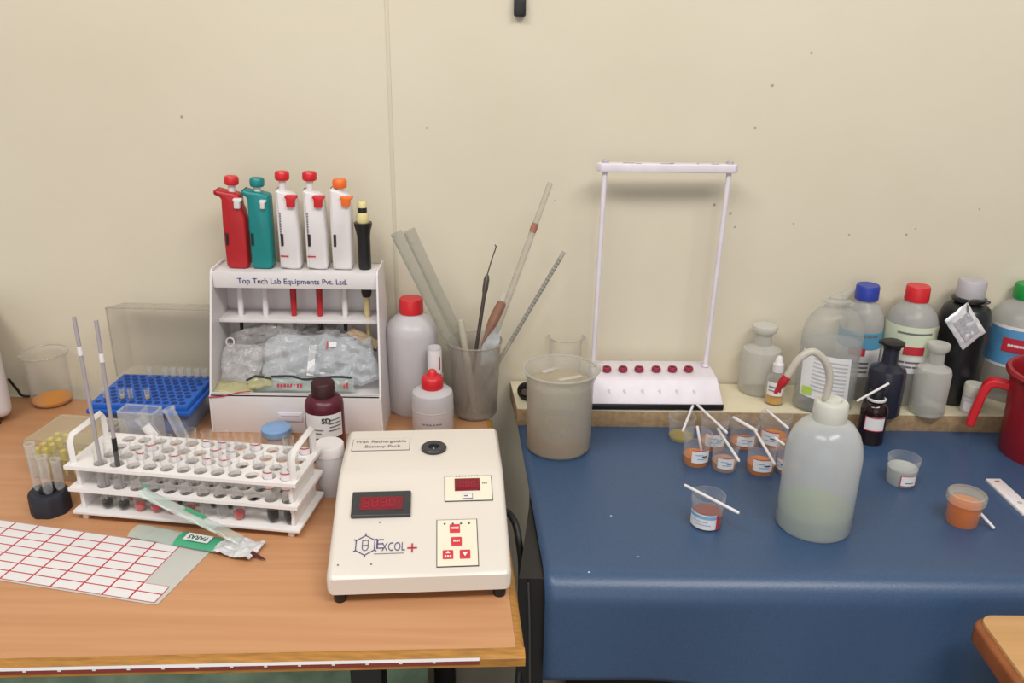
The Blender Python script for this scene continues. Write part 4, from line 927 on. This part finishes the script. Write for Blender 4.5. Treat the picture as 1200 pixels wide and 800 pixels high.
# power cable
a = CM @ Vector((CW/2-.004, DEP*.52, .028)); 
pts = [a, G(596, 601, .022), G(604, 614, .010), G(608, 634, -.004), G(611, 660, -.03), G(611, 696, -.06), G(611, 746, -.10), Vector((.006, .72, T-.25)), Vector((.0, .80, T-.45)), Vector((-.03, .88, .006))]
mb = MB(); mb.tube(smooth_path(pts), .0042, 10); tag(mb.build('power_cable', m_cable), 'black power cable running from the colorimeter down the gap between the tables', 'cable')
pts = [Vector((.021, .757, T-.006)), Vector((.023, .752, T-.05)), Vector((.025, .746, T-.13)), Vector((.027, .74, T-.2)), Vector((.026, .74, T-.4)), Vector((.03, .74, .004))]
mb = MB(); mb.tube(smooth_path(pts), .0011, 8); tag(mb.build('thin_cable', pm('grey_cable', C(70, 68, 66), .5)), 'thin grey cable hanging beside the left edge of the blue cover', 'cable')

# ------------------------------------------------------------------ on the blue bench and the board
beaker('glass_beaker', 'glass beaker on the board behind the big cloudy beaker', 'beaker', 661, 455, 37, 394, S, m_glass, None, 0, 1.08, th=.0012)
tq, bc, br, bh = beaker('cloudy_beaker', 'large cloudy plastic beaker of murky water on the blue vinyl', 'beaker', 653, 542, 74, 432, 0, m_beak, m_turbid, .84, 1.14, th=.0022)
mb = MB(); mb.lathe([(0, .0034), (br*.90, .0034), (br*.985, br*.12), (br*.99, bh*.24), (0, bh*.24)], 40); mb.build('reflected_tint', clear('beige_reflected_tint', C(216, 176, 116), .55, .75, .15), tq)  # warm light reflected from below, put into the colour low in the water
for k, (a_, b2, lb) in enumerate((((636, 437), (660, 428), 'thin clear slip floating at the left in the cloudy beaker'), ((655, 446), (682, 441), 'thin clear slip floating at the front right in the cloudy beaker'))):
    zt = bh*.845; A = G(a_[0], a_[1], zt); B = G(b2[0], b2[1], zt); mb = MB(); d_ = (B-A); ang_ = math.atan2(d_.y, d_.x); o = thing('glass_slip', lb, 'glass slip', (A+B)/2+Vector((0, 0, .001)), ang_, 'slips floating in the cloudy beaker')
    mb.box((0, 0, 0), (min(d_.length, br*1.2), .008, .0012), .0004, 1); mb.build('slip', m_glass2, o)
P = G(617, 471, S); t = thing('knob_cap', 'small black round cap on the board left of the cloudy beaker', 'cap', (P.x, P.y+.010, T+S))
mb = MB(); mb.lathe([(0, -.006), (.0125, -.006), (.0135, -.004), (.0135, .004), (.0125, .006), (.008, .006), (.007, .002), (0, .002)], 28, 0, tr(0, 0, .0135) @ rot(R(80), 0, R(-25))); mb.build('cap_body', m_black, t)
mb = MB(); mb.lathe([(0, .0062), (.0055, .0062), (.005, .0085), (0, .0085)], 20, 0, tr(0, 0, .0135) @ rot(R(80), 0, R(-25))); mb.build('center_boss', m_steel, t)

# sedimentation stand
e0 = G(690, 480, S); e1 = G(847, 481, S); EX0, EX1, EY = e0.x, e1.x, (e0.y+e1.y)/2; ew = EX1-EX0
t = thing('sedimentation_stand', 'white blood sedimentation stand with six red knobs and a tall frame', 'stand', ((EX0+EX1)/2, EY, T+S), math.atan2(e1.y-e0.y, e1.x-e0.x))
pf = [(0, .010), (.020, .040), (.026, .042), (.082, .044), (.082, 0), (0, 0)]
Mx = Matrix(((0, 0, 1, 0), (1, 0, 0, 0), (0, 1, 0, 0), (0, 0, 0, 1)))
mb = MB(); mb.prism(pf, -ew/2, ew/2, .002, 2, 0, Mx)
for v in mb.v: v.x *= 1-.075*max(0, v.z-.010)/.034
mb.build('base', m_lilac, t)
mb = MB(); mb.box((0, .001, .0055), (ew+.001, .006, .0085), .0015); mb.build('black_strip', m_black, t)
EM = tr((EX0+EX1)/2, EY, T+S) @ rot(0, 0, math.atan2(e1.y-e0.y, e1.x-e0.x))
m_knob = pm('dark_red_knob', C(150, 34, 62), .35)
for px in (711, 730, 749, 769, 788, 807):
    q = EM.inverted() @ G(px, 432, S+.047); mb = MB(); mb.lathe([(.0052, .0438), (.0066, .0445), (.0070, .0480), (.0060, .0500), (.0042, .0502), (.0038, .0490), (0, .0490)], 20, 0, tr(q.x, q.y, 0)); kb = mb.build('clamp_knob', m_knob, t)
    mb = MB(); mb.lathe([(.0036, .0492), (.0030, .0496), (0, .0496)], 14, 0, tr(q.x, q.y, 0)); mb.build('knob_socket', m_marooncap, kb)
esl = math.atan2(.030, .020); EP = tr(0, 0, .010) @ rot(esl, 0, 0)
for i, px in enumerate((713, 731, 752, 772, 792, 812)):
    q = EM.inverted() @ G(px, 454, S+.028); mb = MB()
    cx_ = q.x; yy = .019
    mb.lathe([(0, .0006), (.0022, .0004)], 10, 0, EP @ tr(cx_, yy, 0)); mb.lathe([(0, .0006), (.0016, .0004)], 8, 0, EP @ tr(cx_+.0012, yy-.003, 0)); mb.build('number_mark', pm('faint_grey_mark', C(204, 196, 206), .6) if i == 0 else D.materials['faint_grey_mark'], t)
rl = [(EM.inverted() @ G(694, 424, S+.044)), (EM.inverted() @ G(829, 433, S+.044))]
ztp = W(780, 197, EY+.055).z-T-S
for i, px in enumerate((709, 855.5)):
    b0 = Vector((rl[i].x, .062, .044)); a0 = EM.inverted() @ W(px, 200, EY+.060); a0 = Vector((a0.x, .062, ztp-.002)); mb = MB(); mb.tube([b0, a0], .0036, 14); mb.build('upright_rod', m_lilac, t)
    mb = MB(); mb.lathe([(.0052, .0438), (.0052, .0465), (.004, .048)], 16, 0, tr(b0.x, b0.y, 0)); mb.build('collar', m_lilac, t)
    mb = MB(); mb.lathe([(.0045, 0), (.0045, .0035), (.003, .005), (0, .005)], 14, 0, tr(a0.x, a0.y, ztp+.0055)); mb.build('top_nut', m_greycap, t)
    if i == 0: xl = a0.x
    else: xr_ = a0.x
mb = MB(); cx_ = (xl+xr_)/2; hl = (xr_-xl)/2+.012
mb.prism([(-hl, 0), (-hl+.006, -.0085), (hl-.006, -.0085), (hl, 0), (hl-.006, .0085), (-hl+.006, .0085)], ztp-.006, ztp+.0055, .0012, 2, 0, tr(cx_, .062, 0))
tb = mb.build('top_bar', m_lilac, t)
for (fx, wd) in ((-.55, .016), (-.42, .008), (-.02, .016), (.06, .006), (.42, .003), (.66, .010)):
    mb = MB(); mb.box((cx_+fx*hl, .062-.004+.002*math.sin(fx*20), ztp+.0057), (wd, .0022, .0003)); mb.build('paint_chip', m_inkgrey, tb)

# ---- bottles on the board
def stopper_bottle(label, px, yb, wpx, yt, z, mat, ymap, flat=False, capm=None):
    """ground-neck reagent bottle with a flat headed stopper"""
    c, r, h = cyl(px, yb, wpx, yt, z); t = thing('reagent_bottle', label, 'bottle', c, face(c)); sh, nk = ymap
    mb = MB(); mb.lathe([(0, 0), (r*.92, 0), (r, h*.03), (r, h*sh), (r*.93, h*(sh+.05)), (r*.62, h*(sh+.085)), (r*.44, h*(sh+.12)), (r*.42, h*(nk-.03)), (r*.42, h*nk), (0, h*nk)], 36); mb.build('bottle_body', mat, t)
    mb = MB(); mb.lathe([(0, h*(nk-.01)), (r*.44, h*(nk-.005)), (r*.50, h*(nk+.015)), (r*.60, h*(nk+.04)), (r*.64, h*.975), (r*.60, h), (0, h)] if not flat else [(0, h*(nk-.02)), (r*.46, h*nk), (r*.46, h*.93), (r*.62, h*.95), (r*.64, h*.985), (r*.5, h), (0, h)], 30)
    if flat: mb.box((-r*.45, 0, h*.965), (r*.55, r*.45, h*.03), .001)
    mb.build('stopper', capm or mat, t); return t, c, r, h
m_frost2 = clear('frosted_grey_bottle', C(208, 206, 198), .5, .8, .35)
t, c, r, h = stopper_bottle('empty frosted bottle with stopper, right of the sedimentation stand', 886, 466, 45, 381, S, m_frost2, (.60, .88))
t, c, r, h = round_bottle('dropper_bottle', 'tiny clear bottle of yellow liquid with white tip on the board', 'bottle', 906, 476, 22, 417, S,
    [(0, 0), (.92, 0), (1, .03), (1, .52), (.92, .58), (.55, .64), (.5, .66), (.5, .70), (0, .70)], m_glass2, [(0, .68), (.58, .68), (.58, .84), (.42, .87), (.34, .97), (.2, 1), (0, 1)], m_white, (m_ochre, .22), cap='dropper_tip')
lab(t, r, h*.22, h*.50, -.95, .75, [m_paper, m_redink, m_inkgrey], ((.3, .7, .78, .9, 1), (.6, .7, .15, .55, 2), (.35, .42, .15, .5, 2)))
# soft saline bottle
t, c, r, h = round_bottle('infusion_bottle', 'large soft clear bottle with torn top and tilted white label', 'bottle', 957, 485, 68, 342, S,
    [(0, 0), (.9, 0), (1, .03), (1, .40), (.97, .43), (1, .46), (1, .66), (.95, .74), (.80, .82), (.60, .875), (.40, .90), (.37, .93), (.44, .94), (.44, .955), (.30, .965), (.28, .985), (.12, 1), (0, 1)], m_saline, None, None, (m_water, .60))
mb = MB(); mb.tube([(r*.12, 0, h*.985), (r*.25, -.002, h*1.02), (r*.42, -.002, h*1.055)], [.007, .006, .003], 10); mb.build('torn_spout', m_saline, t)
mb = MB(); mb.lathe([(r*.50, h*.925), (r*.53, h*.935), (r*.50, h*.945), (r*.42, h*.94)], 30); mb.build('neck_ring', m_saline, t)
mb = MB()
def sal(u, v):
    a_ = -1.15+u*1.75-(v)*.10; z = h*(.16+.40*v)-u*h*.06; rr = r+.0008; return (rr*math.sin(a_), -rr*math.cos(a_), z)
mb.grid(sal, 16, 10, 0)
for k in range(9):
    def ln(u, v, k=k):
        a_ = -.75+u*1.15; z = h*(.22+.034*k+.012*v)-u*h*.045; rr = r+.0014; return (rr*math.sin(a_), -rr*math.cos(a_), z)
    mb.grid(ln, 8, 1, 1)
def gs(u, v):
    a_ = -1.05+u*.38; z = h*(.17+.07*v); rr = r+.0016; return (rr*math.sin(a_), -rr*math.cos(a_), z)
mb.grid(gs, 6, 3, 2); mb.build('label', [m_paper, pm('faint_text', C(188, 186, 188), .7), m_lime], t)
t.location.y = 1.138; t.rotation_euler.z = 0
for ch_ in t.children:
    for v_ in ch_.data.vertices: v_.co.y *= .72

def reagent(label, px, yb, wpx, yt, capm, labm, labrange, extra, mats, capw, liq=None, mat=None):
    t, c, r, h = round_bottle('reagent_bottle', label, 'bottle', px, yb, wpx, yt, S,
        [(0, 0), (.93, 0), (1, .025), (1, .66), (.97, .71), (.86, .77), (.66, .82), (.46, .855), (.42, .875), (.42, .90), (0, .90)], mat or m_bottle, cap_std(.875, 1, capw), capm, liq)
    lab(t, r, h*labrange[0], h*labrange[1], -1.5, 1.5, mats, extra); return t, c, r, h
reagent('clear bottle with blue cap behind the soft clear bottle', 995, 468, 46, 333, m_bluecap, None, (.22, .62), ((.62, 1, 0, 1, 1), (.48, .66, .36, .62, 2), (.9, .94, .35, .8, 3), (.1, .14, .3, .7, 3), (.2, .24, .3, .7, 3), (.3, .34, .3, .7, 3)), [m_paper, m_labelteal, m_labelred, m_inkgrey], .55)
reagent('clear bottle with red cap and pale green label', 1050, 475, 56, 334, m_red, None, (.30, .70), ((.84, .88, .35, .80, 2), (.40, .58, .46, .72, 1), (.0, .36, .0, 1, 3), (.22, .26, .4, .8, 2), (.12, .16, .4, .75, 2)), [m_labelgreen, m_labelred, m_inkgrey, m_paper], .46)
reagent('clear bottle with green cap and sky blue label behind the red mug', 1174, 472, 64, 332, m_greencap, None, (.32, .68), ((0, .06, 0, 1, 3), (.92, 1, 0, 1, 3), (.38, .72, .36, .66, 1), (.52, .58, .42, .60, 3)), [m_labelblue, m_labelred, m_inkgrey, m_paper], .46)
# dark bottle with grey cap
t, c, r, h = round_bottle('dark_bottle', 'tall black bottle with pale grey cap', 'bottle', 1109, 475, 55, 327, S,
    [(0, 0), (.93, 0), (1, .025), (1, .66), (.97, .72), (.88, .77), (.72, .80), (.50, .82), (.66, .835), (.66, .855), (.48, .87), (0, .87)], pm('black_bottle_plastic', C(30, 32, 34), .3), cap_std(.855, 1, .54), m_greycap)
dz = c.z+h*.83
P = W(1131, 382, c.y-r-.012)
o = thing('foil_sachet', 'silver foil sachet hung by a wire from the neck of the black bottle', 'sachet', P, 0); o.rotation_euler = rot(R(84), 0, R(8)).to_euler()
mb = MB(); pillow(mb, .040, .056, .006, 41, rot(0, 0, R(38)), 0, .0016); mb.build('foil', m_foil, o)
mb = MB(); Mq = rot(0, 0, R(38)); mb.box((0, 0, .0036), (.026, .036, .0012), .0005, 1, 0, Mq); mb.build('printed_panel', pm('grey_printed_foil', C(186, 186, 192), .45, metal=.3, var=.2, scale=200), o)
mb = MB(); mb.tube(smooth_path([W(1134, 366, P.y-.002), W(1137, 352, P.y+.006), Vector((c.x+r*.55, c.y-r*.55, dz+.004)), Vector((c.x+r*.1, c.y-r*.76, dz+.001))]), .0012, 6); wv = mb.build('hanging_wire', m_steel, None); wv.parent = o; wv.matrix_parent_inverse = (tr(*P) @ rot(R(84), 0, R(8))).inverted()
# black and frosted stopper bottles
stopper_bottle('small black bottle with flat eared stopper in front of the red capped bottle', 1030, 491, 41, 399, S, m_darkglass, (.58, .90), True, m_black)
t, c, r, h = stopper_bottle('frosted bottle with wide white stopper in front of the black bottle', 1083, 490, 39, 402, S, m_frost2, (.60, .88))
# small jar
c, r, h = cyl(1134, 486, 20, 449, S); t = thing('small_jar', 'small round jar with white lid half behind the red mug', 'jar', c)
mb = MB(); mb.lathe([(0, 0), (r*.93, 0), (r, .002), (r, h*.55), (r*.9, h*.6), (0, h*.6)], 30); mb.build('jar_body', m_opal, t)
mb = MB(); mb.lathe([(0, h*.6), (r*1.03, h*.6), (r*1.05, h*.95), (r*.97, h), (0, h)], 30); mb.build('lid', pm('grey_white_lid', C(190, 188, 176), .4), t)
mb = MB(); mb.band(r+.0005, h*.12, h*.42, -1.2, 1.0, 14); mb.build('label', m_paper, t)

# brown vial
t, c, r, h = round_bottle('brown_vial', 'small dark brown vial with white neck ring and label on the blue vinyl', 'bottle', 1017, 523, 30, 456, 0,
    [(0, 0), (.92, 0), (1, .03), (1, .62), (.95, .70), (.78, .76), (.52, .79), (.5, .82), (0, .82)], m_amberglass, [(0, .78), (.52, .78), (.54, .80), (.54, .97), (.48, 1), (0, 1)], m_black)
mb = MB(); mb.lathe([(r*.56, h*.80), (r*.70, h*.81), (r*.72, h*.84), (r*.58, h*.85), (r*.56, h*.80)], 30); mb.build('neck_ring', m_white, t)
lab(t, r, h*.30, h*.56, -.55, .95, [m_paper, m_redink], ((.0, .06, 0, 1, 1), (.94, 1, 0, 1, 1), (0, 1, 0, .04, 1)))
vial_c, vial_h = c, h

# red mug
cx_ = G(1222, 560); c = Vector((cx_.x, cx_.y+.055, T)); 
c, r, h = cyl(1220, 555, 104, 437)
t = thing('mug', 'dark red plastic mug at the right edge', 'mug', c, face(c))
mb = MB(); mb.lathe([(0, 0), (r*.93, 0), (r*.97, .004), (r*1.0, h*.5), (r*1.06, h*.90), (r*1.15, h*.93), (r*1.18, h*.965), (r*1.15, h), (r*1.07, h), (r*1.02, h*.95), (r*.95, h*.4), (r*.92, .006), (0, .004)], 64); mb.build('mug_body', m_mug, t)
hp = [(-r*.98, 0, h*.74), (-r*1.30, 0, h*.76), (-r*1.46, 0, h*.68), (-r*1.56, 0, h*.42), (-r*1.62, 0, h*.20)]
mb = MB(); pts = smooth_path(hp, 5)
n = len(pts); vs = []; fs = []
for i, p in enumerate(pts):
    tdir = (pts[min(i+1, n-1)]-pts[max(i-1, 0)]).normalized(); nn = Vector((tdir.z, 0, -tdir.x))
    for (a_, b2) in ((-1, -1), (1, -1), (1, 1), (-1, 1)): vs.append(p+Vector((0, a_*.0095, 0))+nn*b2*.0055)
for i in range(n-1):
    for k in range(4): fs.append((i*4+k, i*4+(k+1) % 4, i*4+4+(k+1) % 4, i*4+4+k))
fs += [(0, 1, 2, 3), tuple(range(4*n-4, 4*n))]
mb.add(vs, fs); ha = mb.build('handle', m_red, t, 50); bv = ha.modifiers.new('round', 'BEVEL'); bv.width = .0022; bv.segments = 2; ha.rotation_euler = (0, 0, R(8))

# wash bottle
c, r, h = cyl(948, 637, 84, 476)
t = thing('wash_bottle', 'milky squeeze wash bottle with bent spout in front of the sample cups', 'bottle', c, face(c))
pr = [(0, 0), (.93, 0), (1, .025), (1.0, .60), (.985, .66), (.94, .73), (.84, .80), (.68, .86), (.50, .895), (.40, .905)]
mb = MB(); mb.lathe([(a_*r, b2*h) for a_, b2 in pr]+[(0, .905*h)], 56); mb.build('bottle_body', m_wash, t)
mb = MB(); mb.lathe([(0, .003), (r*.92, .003), (r*.985, h*.03), (r*.992, h*.165), (0, h*.165)], 48); mb.build('liquid', m_washliq, t)
mb = MB(); mb.lathe([(r*.38, h*.895), (r*.43, h*.90), (r*.445, h*.915), (r*.44, h*1.03), (r*.40, h*1.045), (r*.26, h*1.05), (r*.24, h*1.07), (0, h*1.07)], 40); mb.build('cap', clear('white_cap_plastic', C(206, 206, 196), .9, .98, .35), t)
Wm = tr(*c) @ rot(0, 0, face(c)); inv = Wm.inverted()
qs = [inv @ W(*p, c.y-.002) for p in ((967, 468), (972, 446), (968, 425), (953, 412), (937, 420), (925, 437), (920, 445))]
mb = MB(); mb.tube(smooth_path(qs), .0042, 14); sp_ = mb.build('spout_tube', clear('milky_spout', C(196, 190, 178), .75, .92, .3), t)
q0 = inv @ W(922, 441, c.y-.002); q1 = inv @ W(908, 461, c.y-.004)
mb = MB(); mb.tube([q0, q0+(q1-q0)*.45, q0+(q1-q0)*.5, q1], [.0052, .0050, .0040, .0018], 14); mb.build('spout_tip', m_redbody, t)

# sample cups
cupdata = [
 (797, 521, 31, 487, m_uyel, .18, None, 'clear cup with a little pale yellow liquid, leftmost of the cup cluster'),
 (834, 531, 32, 488, m_uora, .22, (-.6, .9), 'labelled cup under two crossed sticks in the rear of the cluster'),
 (869, 529, 33, 493, m_uora, .20, (-.4, .9), 'labelled cup in the rear row with a stick across its lip, third from left'),
 (904, 530, 35, 485, m_uora, .34, (-.9, .35), 'labelled cup at the rear, half behind the wash bottle'),
 (814, 550, 32, 507, m_uora, .30, (-.3, 1.1), 'labelled cup of orange liquid with a stick standing in it, front left of the cluster'),
 (847, 556, 31, 518, m_utan, .32, (-.5, .8), 'labelled cup of pinkish liquid in the middle of the front row'),
 (889, 560, 34, 518, m_uora, .32, (-.5, .9), 'labelled cup of orange liquid at the right of the front row'),
 (922, 560, 30, 521, m_utan, .30, (-1.2, -.2), 'cup mostly hidden behind the left side of the wash bottle'),
 (826, 624, 38, 579, m_ured, .42, (-1.3, .72), 'cup with blue printed label and a stick lying across its rim'),
 (1053, 573, 35, 535, m_umilk, .62, (.0, 1.1), 'cup of milky liquid with small red edged label near the mug'),
 (1124, 621, 38, 578, m_uorange, .70, None, 'lidded cup of bright orange liquid near the right edge')]
cups = []
for i, (px, yb, wpx, yt, lm, lv, la, lb) in enumerate(cupdata):
    c, r, h = cyl(px, yb, wpx, yt); t = thing('sample_cup', lb, 'cup', c, face(c), 'sample cups on the blue vinyl'); cups.append((c, r, h))
    mb = MB(); mb.lathe(shell([(0, 0), (r*.86, 0), (r*.91, .0015), (r*.985, h*.82), (r*1.03, h*.84), (r*1.03, h)], .0010), 36); mb.build('cup_wall', m_cup, t)
    mb = MB(); q = h*lv; mb.lathe([(0, .0010), (r*.86, .0010), (r*.905, .003), (r*(.905+.075*lv), q), (0, q)], 32); mb.build('liquid', lm, t)
    if la:
        z0, z1 = (h*.20, h*.62); mats = [m_paper, m_redink, m_ink, m_skyink]
        if i == 8: z0, z1 = h*.08, h*.56; ex = ((.72, .92, .0, 1, 3), (.5, .54, .2, .7, 3), (.3, .34, .3, .8, 3), (.0, 1, .96, 1.06, 1))
        else: ex = ((.94, 1.0, 0, 1, 1), (.45, .55, .55, .85, 2), (.3, .36, .3, .8, 3), (.6, .66, .2, .6, 3))
        if i == 9: z0, z1 = h*.12, h*.52; ex = ((.94, 1, 0, 1, 1), (0, .06, 0, 1, 1), (0, 1, 0, .05, 1), (.3, .36, .3, .8, 2))
        lab(t, r*.95, z0, z1, la[0], la[1], mats, ex, 'paper_label', r*.985)
    if i == 10:
        mb = MB(); mb.lathe([(r*1.02, h*.76), (r*1.12, h*.77), (r*1.13, h*.98), (r*1.08, h*1.02), (r*.98, h*1.02), (r*.97, h*.97), (0, h*.97)], 36); mb.build('lid', clear('clear_screw_lid', C(196, 190, 170), .16, .5, .15), t)
# sticks
sticks = [((812, 475), (800, 505), 1.0, .8, 0, 'short white stick slanting down left over the pale yellow cup from the crossing tips'),
 ((817, 474), (852, 507), 1.0, 1.0, 1, 'white stick running down right over the rear labelled cup from the crossing tips'),
 ((817, 499), (822, 528), 1.0, .25, 4, 'white stick standing inside the front left orange cup'),
 ((841, 502), (866, 540), 1.0, 1.0, 5, 'white stick lying over the pinkish cup of the front row'),
 ((859, 489), (887, 505), 1.0, 1.0, 2, 'short broad white stick across the third rear cup'),
 ((884, 503), (908, 544), 1.0, 1.0, 6, 'white stick lying over the right orange cup of the front row'),
 ((898, 480), (924, 502), 1.0, 1.0, 3, 'white stick lying across the rear cup beside the wash bottle'),
 ((908, 513), (919, 521), 1.0, 1.0, 7, 'stub of a white stick poking out beside the wash bottle'),
 ((802, 568), (866, 601), 1.0, 1.0, 8, 'white stick lying across the cup with the blue printed label'),
 ((1143, 595), (1165, 619), .5, .0, 10, 'white stick leaning against the lidded orange cup')]
for (a_, b2, fa_, fb_, ci, lb) in sticks:
    c, r, h = cups[ci]; A = G(a_[0], a_[1], h*fa_+.0022); B = G(b2[0], b2[1], h*fb_+.0022)
    o = thing('stirring_stick', lb, 'stick', A, 0, 'white stirring sticks'); rr = .0026 if ci == 2 else .0019
    d_ = B-A; mb = MB(); mb.tube([Vector(), d_*.02, d_*.98, d_], [rr*.7, rr, rr, rr*.7], 10); mb.build('shaft', m_stick, o)
A = W(1004, 470, vial_c.y-.012); B = W(1042, 449, vial_c.y-.010); d_ = B-A
o = thing('stirring_stick', 'white stick lying across the neck of the brown vial', 'stick', A, 0, 'white stirring sticks'); mb = MB(); mb.tube([Vector(), d_*.02, d_*.98, d_], [.0012, .0018, .0018, .0012], 10); mb.build('shaft', m_stick, o)

# white test strip cassette
q = [G(1155, 563, .004), G(1172, 559, .004), G(1216, 596, .004), G(1200, 608, .004)]
q0 = sum(q, Vector())/4; ax = ((q[2]-q[1])+(q[3]-q[0])).normalized(); Ln = ((q[2]-q[1]).length+(q[3]-q[0]).length)/2; wd = abs((q[1]-q[0]).dot(Vector((-ax.y, ax.x, 0))))
t = thing('test_cassette', 'flat white test cassette at the right edge of the blue vinyl', 'test cassette', (q0.x, q0.y, T+.0006), math.atan2(ax.y, ax.x))
mb = MB(); mb.box((0, 0, .0022), (Ln, .020, .0044), .0012, 2); mb.build('casing', m_white, t)
mb = MB(); mb.box((0.002, 0, .0046), (.014, .005, .0005), .0002, 1); mb.build('result_window', m_lilac, t)
mb = MB(); mb.lathe([(.0028, .0044), (.0028, .0049), (.0016, .0047), (0, .0046)], 16, 0, tr(.018, 0, 0)); mb.build('sample_port', m_greycap, t)
mb = MB(); mb.box((-Ln*.40, .001, .0046), (.003, .006, .0003)); mb.build('red_print', m_redink, t)
